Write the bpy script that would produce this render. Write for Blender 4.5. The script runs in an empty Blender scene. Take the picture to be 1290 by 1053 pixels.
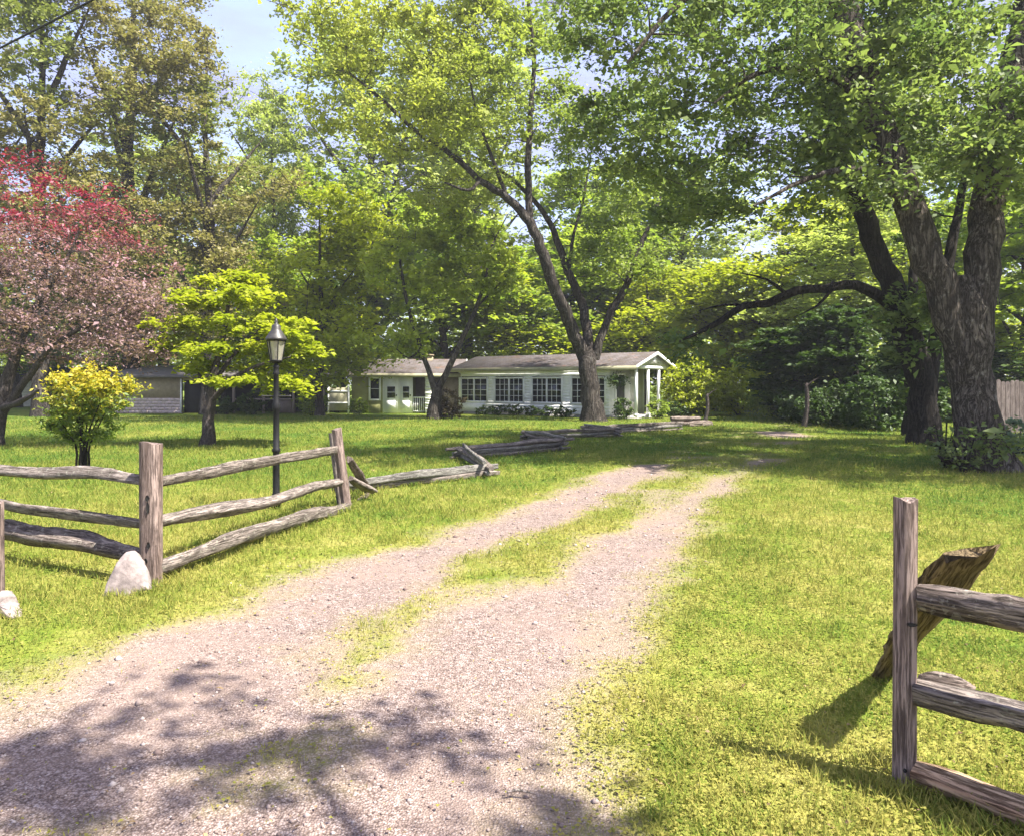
import bpy, math, random
import numpy as np
from mathutils import Vector, Matrix

scene = bpy.context.scene
COL = scene.collection
F, CAMH, HZ, CX = 900.0, 1.69, 483.0, 645.0     # focal length in photo pixels, eye height, horizon row, centre column


# ------------------------------------------------------------------ noise
def _hash(ix, iy, seed):
    h = (ix.astype(np.int64) * 374761393 + iy.astype(np.int64) * 668265263 + seed * 1442695041) & 0x7fffffff
    h = ((h ^ (h >> 13)) * 1274126177) & 0x7fffffff
    return ((h ^ (h >> 16)) & 0xffff) / 65535.0


def vnoise(x, y, seed=0):
    x = np.asarray(x, float); y = np.asarray(y, float)
    ix = np.floor(x); iy = np.floor(y)
    fx = x - ix; fy = y - iy
    fx = fx * fx * (3 - 2 * fx); fy = fy * fy * (3 - 2 * fy)
    a = _hash(ix, iy, seed); b = _hash(ix + 1, iy, seed)
    c = _hash(ix, iy + 1, seed); d = _hash(ix + 1, iy + 1, seed)
    return (a * (1 - fx) + b * fx) * (1 - fy) + (c * (1 - fx) + d * fx) * fy


def fbm(x, y, seed=0, octv=4):
    s = 0.0; a = 0.5; t = 0.0
    for k in range(octv):
        s = s + a * vnoise(x * 2 ** k, y * 2 ** k, seed + k * 17); t += a; a *= 0.5
    return s / t


# ------------------------------------------------------------------ ground shape and driveway
DL = np.array([-8, 0, 1.5, 2.67, 3.93, 4.95, 6.42, 7.72, 9.69, 13, 15.7, 18, 22, 26, 30])
XL = np.array([-9, -5, -3.6, -3.2, -2.82, -2.45, -1.95, -1.2, -0.05, 1.4, 3.0, 4.4, 6.1, 8.2, 10.5])
DR = np.array([-8, 0, 1.5, 2.67, 3.65, 4.38, 5.92, 8.13, 10.3, 13, 17.5, 22, 26, 30])
XR = np.array([5, 1.2, 0.5, 0.43, 0.51, 0.71, 1.22, 2.12, 3.04, 4.4, 6.9, 9.2, 10.8, 11.5])
DS = np.array([3.9, 4.3, 5.3, 5.92, 7.7, 9.7, 13.6, 17, 22])
XS = np.array([-1.05, -1.0, -0.72, -0.35, 0.43, 1.62, 3.4, 5.1, 7.4])
WS = np.array([0.0, 0.2, 0.4, 0.48, 0.56, 0.62, 0.72, 0.95, 1.0])


def sstep(a, b, v):
    t = np.clip((v - a) / (b - a), 0, 1)
    return t * t * (3 - 2 * t)


def gravel_mask(x, y):
    x = np.asarray(x, float); y = np.asarray(y, float)
    n = (fbm(x * 1.3, y * 1.3, 5) - 0.5) * 0.8 + (fbm(x * 5, y * 5, 9, 2) - 0.5) * 0.25
    l = np.interp(y, DL, XL); r = np.interp(y, DR, XR)
    e = np.minimum(x - l, r - x) + n * 1.0
    m = sstep(-0.45, 0.6, e)
    c = np.interp(y, DS, XS); w = np.interp(y, DS, WS)
    s = w - np.abs(x - c) + n * 0.75
    st = sstep(-0.35, 0.35, s) * sstep(3.7, 4.5, y) * 0.85
    m = m * (1 - st * (0.55 + 0.45 * sstep(0.42, 0.6, fbm(x * 0.9, y * 0.9, 31))))
    s2 = (0.35 - np.abs(x - c) + n * 0.9); m = m * (1 - 0.45 * sstep(-0.3, 0.3, s2) * sstep(2.9, 3.8, y) * sstep(0.45, 0.6, fbm(x * 2.3, y * 1.4, 66)))
    # small weedy tufts in the wide gravel mouth
    t = sstep(0.60, 0.72, fbm(x * 1.1 + 7, y * 1.6, 77)) * (y < 4.6) * (y > 1.5) * (x < 0.1) * 0.38
    m = m * (1 - t)
    # towards the house the gravel breaks into patches in the grass
    far = sstep(11.0, 17.5, y)
    m = m * (1 - far * (1 - sstep(0.47, 0.62, fbm(x * 0.35, y * 0.7, 51))))
    return m * (y < 29)


def gz(x, y):
    x = np.asarray(x, float); y = np.asarray(y, float)
    r = np.hypot(x, y)
    z = 0.10 * (fbm(x * 0.22, y * 0.22, 3, 3) - 0.5) * sstep(1, 6, r)
    return z


def gz1(x, y):
    return float(gz(np.array([x]), np.array([y]))[0])


def P(px, py, d):
    return np.array([(px - CX) / F * d, d, CAMH - (py - HZ) / F * d])


def G(px, d):
    x = (px - CX) / F * d
    return np.array([x, d, gz1(x, d)])


# ------------------------------------------------------------------ mesh accumulator
class Acc:
    def __init__(s):
        s.v = []; s.n = 0; s.loops = []; s.tot = []; s.attr = {}; s.mi = []

    def add(s, verts, faces, mat=0, **attrs):
        verts = np.asarray(verts, float).reshape(-1, 3)
        faces = np.asarray(faces, np.int64)
        s.v.append(verts)
        s.loops.append((faces + s.n).ravel()); s.tot.append(np.full(len(faces), faces.shape[1], np.int64))
        s.mi.append(np.full(len(faces), mat, np.int64))
        for k, a in attrs.items():
            s.attr.setdefault(k, []).append(np.broadcast_to(np.asarray(a, float), (len(verts),)))
        s.n += len(verts)

    def poly(s, pts, mat=0):
        s.add(pts, [list(range(len(pts)))], mat)

    def box(s, x0, x1, y0, y1, z0, z1, mat=0, M=None):
        v = np.array([[x0, y0, z0], [x1, y0, z0], [x1, y1, z0], [x0, y1, z0],
                      [x0, y0, z1], [x1, y0, z1], [x1, y1, z1], [x0, y1, z1]], float)
        s.add(v, [[0, 3, 2, 1], [4, 5, 6, 7], [0, 1, 5, 4], [1, 2, 6, 5], [2, 3, 7, 6], [3, 0, 4, 7]], mat)

    def xf(s, M):
        M = np.array(M)
        s.v = [v @ M[:3, :3].T + M[:3, 3] for v in s.v]
        return s

    def build(s, name, mats, parent=None, smooth=False, origin=None):
        v = np.concatenate(s.v)
        if origin is not None:
            v = v - np.asarray(origin, float)
        loops = np.concatenate(s.loops); tot = np.concatenate(s.tot)
        start = np.concatenate([[0], np.cumsum(tot)[:-1]])
        me = bpy.data.meshes.new(name)
        me.vertices.add(len(v)); me.vertices.foreach_set('co', v.astype(np.float32).ravel())
        me.loops.add(len(loops)); me.loops.foreach_set('vertex_index', loops.astype(np.int32))
        me.polygons.add(len(tot)); me.polygons.foreach_set('loop_start', start.astype(np.int32))
        me.polygons.foreach_set('loop_total', tot.astype(np.int32))
        if not isinstance(mats, (list, tuple)):
            mats = [mats]
        for m in mats:
            me.materials.append(m)
        me.polygons.foreach_set('material_index', np.concatenate(s.mi).astype(np.int32))
        if smooth:
            me.polygons.foreach_set('use_smooth', np.ones(len(tot), bool))
        for k, a in s.attr.items():
            at = me.attributes.new(k, 'FLOAT', 'POINT')
            at.data.foreach_set('value', np.concatenate(a).astype(np.float32))
        me.update(calc_edges=True)
        o = bpy.data.objects.new(name, me); COL.objects.link(o)
        if parent is not None:
            o.parent = parent
        return o


def tag(o, label=None, cat=None, group=None, kind=None):
    if label: o['label'] = label
    if cat: o['category'] = cat
    if group: o['group'] = group
    if kind: o['kind'] = kind
    return o


def empty(name, loc, label=None, cat=None, group=None):
    o = bpy.data.objects.new(name, None); COL.objects.link(o)
    o.empty_display_size = 0.3
    o.location = Vector([float(c) for c in loc])
    return tag(o, label, cat, group)


# ------------------------------------------------------------------ materials
def new_mat(name):
    m = bpy.data.materials.new(name); m.use_nodes = True
    nt = m.node_tree
    for n in list(nt.nodes): nt.nodes.remove(n)
    out = nt.nodes.new('ShaderNodeOutputMaterial')
    return m, nt, out


def N(nt, t, **kw):
    n = nt.nodes.new('ShaderNode' + t)
    for k, v in kw.items():
        if k.startswith('i_'):
            n.inputs[k[2:].replace('_', ' ')].default_value = v
        else:
            setattr(n, k, v)
    return n


def L(nt, a, b):
    nt.links.new(a, b)


def c4(c):
    return (c[0], c[1], c[2], 1)


def ramp(nt, fac, stops, interp='LINEAR'):
    r = N(nt, 'ValToRGB'); cr = r.color_ramp; cr.interpolation = interp
    while len(cr.elements) < len(stops): cr.elements.new(0.5)
    for e, (p, c) in zip(cr.elements, stops):
        e.position = p; e.color = c4(c) if len(c) == 3 else c
    L(nt, fac, r.inputs[0])
    return r.outputs[0]


def mixc(nt, fac, a, b, mode='MIX'):
    m = N(nt, 'Mix', data_type='RGBA', blend_type=mode)
    for s, v in ((m.inputs[0], fac), (m.inputs[6], a), (m.inputs[7], b)):
        if hasattr(v, 'is_linked'):
            L(nt, v, s)
        else:
            s.default_value = v if isinstance(v, (int, float)) else c4(v)
    return m.outputs[2]


def math_(nt, op, a, b=None):
    m = N(nt, 'Math', operation=op)
    for s, v in ((m.inputs[0], a), (m.inputs[1], b)):
        if v is None: continue
        if hasattr(v, 'is_linked'): L(nt, v, s)
        else: s.default_value = v
    return m.outputs[0]


def objcoord(nt, scale=(1, 1, 1)):
    t = N(nt, 'TexCoord'); mp = N(nt, 'Mapping'); mp.inputs['Scale'].default_value = scale
    L(nt, t.outputs['Object'], mp.inputs['Vector'])
    return mp.outputs[0]


def noise(nt, vec, scale, detail=4, rough=0.6):
    n = N(nt, 'TexNoise'); n.inputs['Scale'].default_value = scale
    n.inputs['Detail'].default_value = detail; n.inputs['Roughness'].default_value = rough
    if vec is not None: L(nt, vec, n.inputs['Vector'])
    return n.outputs[0]


def leaf_mat(name, a, b, tint=None, trans=0.4, gloss=0.022, var=0.35):
    """two leaf tones mixed leaf by leaf, a third, such as young growth, by tint"""
    m, nt, out = new_mat(name)
    at = N(nt, 'Attribute', attribute_name='rnd')
    v = objcoord(nt)
    n = noise(nt, v, 0.55, 2)
    f = math_(nt, 'ADD', math_(nt, 'MULTIPLY', at.outputs['Fac'], 1 - var), math_(nt, 'MULTIPLY', n, var))
    c = ramp(nt, f, [(0.15, a), (0.85, b)])
    if tint is not None:
        t = N(nt, 'Attribute', attribute_name='tint')
        c = mixc(nt, t.outputs['Fac'], c, tint)
    d = N(nt, 'BsdfDiffuse'); tr = N(nt, 'BsdfTranslucent'); g = N(nt, 'BsdfGlossy')
    g.inputs['Roughness'].default_value = 0.55; g.inputs['Color'].default_value = (1, 1, 1, 1)
    L(nt, c, d.inputs['Color'])
    c2 = mixc(nt, 1.0, c, (1.25, 1.35, 0.75), 'MULTIPLY')
    L(nt, c2, tr.inputs['Color'])
    mx = N(nt, 'MixShader'); mx.inputs[0].default_value = trans
    L(nt, d.outputs[0], mx.inputs[1]); L(nt, tr.outputs[0], mx.inputs[2])
    m2 = N(nt, 'MixShader'); m2.inputs[0].default_value = gloss
    L(nt, mx.outputs[0], m2.inputs[1]); L(nt, g.outputs[0], m2.inputs[2])
    L(nt, m2.outputs[0], out.inputs['Surface'])
    return m


def princ(nt, out, color, rough=0.8, bump=None, bstr=0.3, bdist=0.02, spec=0.3):
    p = N(nt, 'BsdfPrincipled')
    if hasattr(color, 'is_linked'): L(nt, color, p.inputs['Base Color'])
    else: p.inputs['Base Color'].default_value = c4(color)
    if hasattr(rough, 'is_linked'): L(nt, rough, p.inputs['Roughness'])
    else: p.inputs['Roughness'].default_value = rough
    p.inputs['Specular IOR Level'].default_value = spec
    if bump is not None:
        b = N(nt, 'Bump'); b.inputs['Strength'].default_value = bstr; b.inputs['Distance'].default_value = bdist
        L(nt, bump, b.inputs['Height']); L(nt, b.outputs[0], p.inputs['Normal'])
    L(nt, p.outputs[0], out.inputs['Surface'])
    return p


def bark_mat(name, dark, mid, pale, pale_amt=0.5, scale=1.0):
    """meandering upright furrows between rough ridges, with lichen patches"""
    m, nt, out = new_mat(name)
    v = objcoord(nt, (scale, scale, scale * 0.16))
    n1 = N(nt, 'TexNoise'); n1.inputs['Scale'].default_value = 9; n1.inputs['Detail'].default_value = 5
    n1.inputs['Roughness'].default_value = 0.62; n1.inputs['Distortion'].default_value = 0.7
    L(nt, v, n1.inputs['Vector'])
    ab = math_(nt, 'ABSOLUTE', math_(nt, 'SUBTRACT', n1.outputs[0], 0.5))
    furrow = ramp(nt, ab, [(0.0, (0, 0, 0)), (0.085, (1, 1, 1))])
    fine = noise(nt, objcoord(nt, (scale, scale, scale * 0.35)), 34, 7, 0.78)
    big = noise(nt, objcoord(nt), 1.3 * scale, 4, 0.6)
    c = mixc(nt, furrow, dark, mixc(nt, big, tuple(x * 0.6 for x in mid), tuple(x * 1.3 for x in mid)))
    patch = noise(nt, objcoord(nt), 4.2 * scale, 7, 0.78)
    pf = ramp(nt, patch, [(0.63 - 0.16 * pale_amt, (0, 0, 0)), (0.70 - 0.16 * pale_amt, (1, 1, 1))])
    pf = math_(nt, 'MULTIPLY', pf, math_(nt, 'MULTIPLY', furrow, 0.6))
    c = mixc(nt, pf, c, pale)
    c = mixc(nt, 0.8, c, ramp(nt, fine, [(0.3, (0.35, 0.35, 0.35)), (0.7, (1.45, 1.45, 1.45))]), 'MULTIPLY')
    h = math_(nt, 'ADD', furrow, math_(nt, 'MULTIPLY', fine, 0.9))
    princ(nt, out, c, 0.95, h, 1.0, 0.05 / scale, 0.1)
    return m


def wood_mat(name, a, b, dark, lichen=None, rot=0.0):
    """weathered grey split wood, grain along local Z"""
    m, nt, out = new_mat(name)
    inf = N(nt, 'ObjectInfo')
    t = N(nt, 'TexCoord')
    ofs = N(nt, 'VectorMath', operation='ADD'); L(nt, t.outputs['Object'], ofs.inputs[0])
    cb = N(nt, 'CombineXYZ')
    for k in range(3): L(nt, math_(nt, 'MULTIPLY', inf.outputs['Random'], 20 + 7 * k), cb.inputs[k])
    L(nt, cb.outputs[0], ofs.inputs[1])
    mp = N(nt, 'Mapping'); mp.inputs['Scale'].default_value = (1, 1, 0.06); L(nt, ofs.outputs[0], mp.inputs[0])
    g = noise(nt, mp.outputs[0], 85, 8, 0.7)
    g2 = noise(nt, mp.outputs[0], 14, 4, 0.6)
    mp3 = N(nt, 'Mapping'); mp3.inputs['Scale'].default_value = (1, 1, 0.4); L(nt, ofs.outputs[0], mp3.inputs[0])
    blot = noise(nt, mp3.outputs[0], 7, 5, 0.65)
    c = ramp(nt, g2, [(0.3, a), (0.65, b)])
    crack = ramp(nt, g, [(0.34, (0, 0, 0)), (0.52, (1, 1, 1))])
    c = mixc(nt, crack, dark, c)
    bf = ramp(nt, blot, [(0.50 - rot, (0, 0, 0)), (0.62 - rot, (1, 1, 1))])
    c = mixc(nt, math_(nt, 'MULTIPLY', bf, 0.5), c, mixc(nt, crack, dark, tuple(x * 0.45 for x in a)))
    if lichen is not None:
        lf = ramp(nt, noise(nt, ofs.outputs[0], 23, 4, 0.7), [(0.57, (0, 0, 0)), (0.63, (1, 1, 1))])
        c = mixc(nt, math_(nt, 'MULTIPLY', lf, 0.6), c, lichen)
    h = math_(nt, 'ADD', crack, math_(nt, 'MULTIPLY', g2, 0.5))
    princ(nt, out, c, 0.92, h, 0.9, 0.012, 0.12)
    return m


def flat_mat(name, col, rough=0.7, nscale=6, amt=0.25, spec=0.3, metal=0.0, bump=0.0):
    m, nt, out = new_mat(name)
    n = noise(nt, objcoord(nt), nscale, 5, 0.65)
    c = ramp(nt, n, [(0.3, tuple(x * (1 - amt) for x in col)), (0.7, tuple(min(1, x * (1 + amt * 0.6)) for x in col))])
    p = princ(nt, out, c, rough, n if bump else None, bump, 0.01, spec)
    p.inputs['Metallic'].default_value = metal
    return m


# ------------------------------------------------------------------ leaves and branches
def leaf_cloud(acc, pos, size, rng, up=0.5, aspect=0.55, droop=0.0, tint=None, tone=None):
    """one folded rhombic blade per position"""
    n = len(pos)
    nrm = rng.normal(size=(n, 3)); nrm /= np.linalg.norm(nrm, axis=1)[:, None]
    nrm[:, 2] = np.abs(nrm[:, 2]) + up
    nrm /= np.linalg.norm(nrm, axis=1)[:, None]
    t = rng.normal(size=(n, 3)); t[:, 2] -= droop
    t -= nrm * np.sum(t * nrm, axis=1)[:, None]
    t /= np.linalg.norm(t, axis=1)[:, None] + 1e-9
    b = np.cross(nrm, t)
    s = (size * np.exp(rng.normal(0, 0.32, n)))[:, None]
    w = s * aspect * rng.uniform(0.75, 1.2, n)[:, None] * 0.5
    v = np.empty((n, 4, 3))
    v[:, 0] = pos - t * s * 0.5
    v[:, 1] = pos + b * w + nrm * s * 0.10 + t * s * 0.05
    v[:, 2] = pos + t * s * 0.5 - nrm * s * 0.08
    v[:, 3] = pos - b * w + nrm * s * 0.10 + t * s * 0.05
    f = np.arange(n * 4).reshape(n, 4)
    r = rng.random(n)
    if tone is not None: r = 0.5 * r + 0.5 * tone
    r = np.repeat(r, 4)
    kw = {'rnd': r}
    if tint is not None: kw['tint'] = np.repeat(tint, 4)
    acc.add(v.reshape(-1, 3), f, 0, **kw)


def catmull(pts, rad, step):
    pts = np.asarray(pts, float); rad = np.asarray(rad, float)
    p = np.vstack([2 * pts[0] - pts[1], pts, 2 * pts[-1] - pts[-2]])
    op = []; orr = []
    for i in range(len(pts) - 1):
        ln = np.linalg.norm(pts[i + 1] - pts[i]); k = max(2, int(ln / step))
        for t in np.arange(k) / k:
            a, b, c, d = p[i], p[i + 1], p[i + 2], p[i + 3]
            op.append(0.5 * (2 * b + (c - a) * t + (2 * a - 5 * b + 4 * c - d) * t * t + (3 * b - a - 3 * c + d) * t ** 3))
            orr.append(rad[i] * (1 - t) + rad[i + 1] * t)
    op.append(pts[-1]); orr.append(rad[-1])
    return np.array(op), np.array(orr)


def tube(acc, pts, rad, sides=6, rough=0.0, rng=None, cap=True, flare=None):
    pts = np.asarray(pts, float); rad = np.asarray(rad, float); n = len(pts)
    tan = np.gradient(pts, axis=0); tan /= np.linalg.norm(tan, axis=1)[:, None] + 1e-9
    ref = np.array([0.31, 0.87, 0.38]) if abs(tan[0] @ np.array([0.31, 0.87, 0.38])) < 0.9 else np.array([1, 0, 0.])
    u = np.cross(tan[0], ref); u /= np.linalg.norm(u)
    us = []
    for i in range(n):
        u = u - tan[i] * (u @ tan[i]); u /= np.linalg.norm(u) + 1e-9; us.append(u)
    us = np.array(us); vs = np.cross(tan, us)
    ang = np.arange(sides) * 2 * np.pi / sides
    R = np.repeat(rad[:, None], sides, 1)
    if rough and rng is not None:
        s0 = rng.integers(0, 9999)
        A, B = np.meshgrid(ang, np.arange(n))
        arc = np.concatenate([[0], np.cumsum(np.linalg.norm(np.diff(pts, axis=0), axis=1))])
        B = arc[B.astype(int)]
        nn = (fbm(np.cos(A) * 2 + 9, np.sin(A) * 2 + B * 0.8 + 5, int(s0), 3) - 0.5) + 0.5 * (vnoise(A * sides / 6.28 * 0.5, B * 0.7, int(s0)) - 0.5)
        R = R * (1 + rough * nn + 0.05 * (vnoise(A * sides / 6.283, B * 3.0, int(s0) + 7) - 0.5))
    if flare is not None:
        k, amt, ph = flare
        arc = np.concatenate([[0], np.cumsum(np.linalg.norm(np.diff(pts, axis=0), axis=1))])
        ff = np.exp(-arc / 0.45)[:, None]
        R = R * (1 + amt * ff * (0.55 + 0.45 * np.cos(k * ang + ph))[None, :])
    v = pts[:, None] + R[..., None] * (np.cos(ang)[None, :, None] * us[:, None] + np.sin(ang)[None, :, None] * vs[:, None])
    idx = np.arange(n * sides).reshape(n, sides)
    a = idx[:-1]; b = idx[1:]
    f = np.stack([a, np.roll(a, -1, 1), np.roll(b, -1, 1), b], -1).reshape(-1, 4)
    acc.add(v.reshape(-1, 3), f)
    if cap:
        acc.add(v[-1], [list(range(sides))]); acc.add(v[0], [list(range(sides))[::-1]])


def sample_blob(rng, c, r, n, shell=0.5):
    d = rng.normal(size=(n, 3)); d /= np.linalg.norm(d, axis=1)[:, None]
    q = rng.random(n) ** (1 / 3.0)
    q = q * (1 - shell) + shell * (0.6 + 0.4 * q)
    return np.asarray(c) + d * q[:, None] * np.asarray(r)


def make_tree(name, label, cat, group, limbs, blobs, lmat, bmat, seed, leaf=0.12, per=180, crad=0.8, cflat=0.6,
              sides=12, rough=0.25, twig=0.008, up=0.5, aspect=0.6, base=None, tintfn=None, flare=(5, 0.55, 0.4),
              twigs=3, minr=0.006, step=0.35, sparse=0.3, extra=None, droop=0.0, trunkname='trunk', crownname='crown'):
    rng = np.random.default_rng(seed)
    tr = Acc(); cr = Acc()
    npos = []; nrad = []
    for li, (pts, rad) in enumerate(limbs):
        p, r = catmull(pts, rad, step)
        if li > 0 or len(p) > 3:
            j = rng.normal(size=p.shape) * (r[:, None] * 0.12); j[0] = 0; p = p + j
        tube(tr, p, r, sides if r[0] > 0.12 else max(6, sides // 2), rough, rng, True, flare if li == 0 else None)
        npos.append(p); nrad.append(r)
    npos = np.concatenate(npos); nrad = np.concatenate(nrad)
    zlow = npos[:, 2].min()
    keep = npos[:, 2] > zlow + 0.25 * (npos[:, 2].max() - zlow) * 0.6
    npos = npos[keep]; nrad = nrad[keep]
    cl = []
    for b in blobs:
        cl.append(sample_blob(rng, b[0], b[1], b[2], b[3] if len(b) > 3 else 0.5))
    cl = np.concatenate(cl)
    d0 = np.min(np.linalg.norm(cl[:, None] - npos[None], axis=2), axis=1)
    leaves = []; tones = []
    for ci in np.argsort(d0):
        t = cl[ci]
        dv = t - npos; dist = np.linalg.norm(dv, axis=1) + 1e-6
        cost = dist * (1 + 0.5 * np.clip(-dv[:, 2] / dist + 0.15, 0, 1)) - 0.6 * np.minimum(nrad, 0.2)
        k = int(np.argmin(cost)); a = npos[k]; ln = dist[k]
        if ln > 0.12:
            m = max(3, int(ln / step) + 2)
            u = np.linspace(0, 1, m)[:, None]
            mid = (a + t) / 2 + np.array([0, 0, 0.14 * ln]) + rng.normal(size=3) * 0.08 * ln
            pp = (1 - u) ** 2 * a + 2 * u * (1 - u) * mid + u * u * t
            pp[1:-1] += rng.normal(size=(m - 2, 3)) * 0.03 * min(ln, 1.5)
            r0 = max(minr, min(0.6 * nrad[k], 0.010 + 0.016 * ln)); rr = np.linspace(r0, minr, m)
            tube(tr, pp, rr, 5 if r0 > 0.03 else 4, 0, None, False)
            npos = np.vstack([npos, pp[1:]]); nrad = np.concatenate([nrad, rr[1:]])
        # twigs and leaves of this clump
        R = crad * rng.uniform(0.55, 1.3)
        n = int(per * rng.uniform(0.35, 1.25) * (1 if rng.random() > sparse else 0.35))
        q = rng.normal(size=(n, 3)); q /= np.linalg.norm(q, axis=1)[:, None]
        q *= (rng.random(n) ** 0.55 * R)[:, None]; q[:, 2] *= cflat
        q[:, 2] -= droop * (q[:, 0] ** 2 + q[:, 1] ** 2) / R
        tg = []
        for w in range(twigs):
            e = rng.normal(size=3); e[2] = abs(e[2]) * 0.5; e *= R * 0.85 / np.linalg.norm(e); e[2] *= cflat
            e[2] -= droop * (e[0] ** 2 + e[1] ** 2) / R
            mm = e * 0.5 + rng.normal(size=3) * 0.06 * R
            tube(tr, np.array([t, t + mm, t + e]), [minr, minr * 0.8, minr * 0.5], 3, 0, None, False)
            tg.append(e)
        if tg and n > 8:    # half of the leaves sit along the twigs
            h = int(n * 0.72); sel = rng.integers(0, len(tg), h)
            q[:h] = np.array(tg)[sel] * rng.uniform(0.25, 1.1, h)[:, None] + rng.normal(size=(h, 3)) * R * 0.105
        leaves.append(t + q); tones.append(np.full(n, rng.random()))
    if extra is not None:
        leaves.append(extra); tones.append(rng.random(len(extra)))
    lv = np.concatenate(leaves)
    tint = tintfn(lv, rng) if tintfn else None
    leaf_cloud(cr, lv, np.full(len(lv), leaf), rng, up, aspect, 0.3, tint, np.concatenate(tones))
    if base is None: base = limbs[0][0][0]
    root = empty(name, base, label, cat, group)
    tr.build(trunkname, bmat, root, True, base)
    cr.build(crownname, lmat, root, False, base)
    return root


def copy_tree(src, loc, rot, sc, label):
    r = src.copy(); COL.objects.link(r)
    r.location = Vector([float(c) for c in loc]); r.rotation_euler = (0, 0, rot); r.scale = (sc[0], sc[0], sc[1])
    r['label'] = label
    for ch in list(src.children):
        c = ch.copy(); COL.objects.link(c); c.parent = r
    return r


# ------------------------------------------------------------------ material set
M_OAK = bark_mat('bark_oak', (0.04, 0.032, 0.026), (0.15, 0.125, 0.105), (0.34, 0.31, 0.27), 0.5, 1.15)
M_BARK2 = bark_mat('bark_mid', (0.026, 0.021, 0.018), (0.11, 0.094, 0.08), (0.32, 0.3, 0.27), 0.4, 1.3)
M_TWIG = bark_mat('bark_thin', (0.05, 0.042, 0.038), (0.14, 0.115, 0.105), (0.26, 0.23, 0.21), 0.4, 3.0)
M_DARKB = bark_mat('bark_dark', (0.014, 0.012, 0.01), (0.05, 0.042, 0.036), (0.15, 0.14, 0.12), 0.2, 1.3)

LF_MAPLE = leaf_mat('leaf_maple', (0.075, 0.13, 0.042), (0.25, 0.295, 0.10), trans=0.5)
LF_CENTRE = leaf_mat('leaf_centre', (0.13, 0.19, 0.035), (0.30, 0.35, 0.08), tint=(0.40, 0.41, 0.09), trans=0.5)
LF_YELLOW = leaf_mat('leaf_yellow', (0.20, 0.25, 0.015), (0.42, 0.43, 0.03), trans=0.5)
LF_MID = leaf_mat('leaf_mid', (0.14, 0.215, 0.03), (0.35, 0.40, 0.055), trans=0.52)
LF_YARD = leaf_mat('leaf_yard', (0.18, 0.24, 0.03), (0.41, 0.44, 0.06), trans=0.52)
LF_PALE = leaf_mat('leaf_pale', (0.23, 0.29, 0.075), (0.45, 0.48, 0.15), trans=0.52)
LF_OLIVE = leaf_mat('leaf_olive', (0.15, 0.14, 0.05), (0.33, 0.28, 0.12), tint=(0.20, 0.23, 0.06), trans=0.4)
LF_DARK = leaf_mat('leaf_dark', (0.025, 0.055, 0.012), (0.08, 0.125, 0.025), trans=0.3)  # deep shade under the trees is painted into this leaf green
LF_RED = leaf_mat('leaf_red', (0.20, 0.012, 0.042), (0.36, 0.035, 0.085), tint=(0.31, 0.205, 0.22), trans=0.4)
LF_BUSH = leaf_mat('leaf_bush', (0.08, 0.15, 0.025), (0.22, 0.27, 0.04), tint=(0.50, 0.40, 0.035), trans=0.4)
LF_SHRUB = leaf_mat('leaf_shrub', (0.03, 0.07, 0.02), (0.10, 0.14, 0.03), trans=0.35)

M_POST = wood_mat('wood_post', (0.20, 0.142, 0.118), (0.34, 0.26, 0.225), (0.10, 0.07, 0.06))
M_RAIL = wood_mat('wood_rail', (0.19, 0.155, 0.13), (0.35, 0.295, 0.26), (0.035, 0.028, 0.022), (0.36, 0.34, 0.27), 0.06)
M_RAILD = wood_mat('wood_rail_dark', (0.16, 0.12, 0.10), (0.33, 0.27, 0.23), (0.02, 0.016, 0.014), (0.38, 0.34, 0.28), 0.1)
M_SLAB = wood_mat('wood_slab', (0.13, 0.095, 0.055), (0.25, 0.185, 0.10), (0.04, 0.028, 0.018))
M_ORANGE = wood_mat('wood_rotten', (0.34, 0.2, 0.11), (0.5, 0.36, 0.24), (0.11, 0.06, 0.035))
M_SNAKE = wood_mat('wood_snake', (0.15, 0.135, 0.12), (0.30, 0.28, 0.25), (0.03, 0.026, 0.022), (0.32, 0.32, 0.27), 0.04)
M_BOARD = wood_mat('wood_board', (0.18, 0.14, 0.135), (0.29, 0.235, 0.225), (0.09, 0.06, 0.055))

M_WHITE = flat_mat('white_paint', (0.86, 0.86, 0.83), 0.6, 3, 0.1)
M_CREAM = flat_mat('cream_wall', (0.62, 0.60, 0.52), 0.7, 3, 0.18)
M_FASCIA = flat_mat('fascia_paint', (0.36, 0.34, 0.22), 0.7, 3, 0.25)
M_OLIVEW = flat_mat('olive_wall', (0.30, 0.30, 0.12), 0.75, 3, 0.2)
M_TAUPE = flat_mat('taupe_wall', (0.30, 0.24, 0.20), 0.8, 4, 0.25)
M_PINKW = flat_mat('pink_block', (0.62, 0.5, 0.46), 0.85, 5, 0.25)
M_BROWNW = flat_mat('brown_wall', (0.33, 0.27, 0.17), 0.85, 5, 0.25)
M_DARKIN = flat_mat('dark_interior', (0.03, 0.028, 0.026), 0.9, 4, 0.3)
M_BLACKM = flat_mat('black_metal', (0.014, 0.014, 0.015), 0.6, 18, 0.4, 0.2)
M_CAPM = flat_mat('lantern_metal', (0.05, 0.046, 0.042), 0.45, 20, 0.5, 0.5, 0.2)
M_STONE = flat_mat('pale_stone', (0.31, 0.255, 0.235), 0.9, 11, 0.5, 0.2, 0, 0.8)
M_CONC = flat_mat('concrete', (0.42, 0.4, 0.37), 0.9, 5, 0.25)


def glass_dark():
    m, nt, out = new_mat('window_glass')
    p = princ(nt, out, (0.015, 0.017, 0.016), 0.08, None, spec=0.5)
    return m


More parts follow.
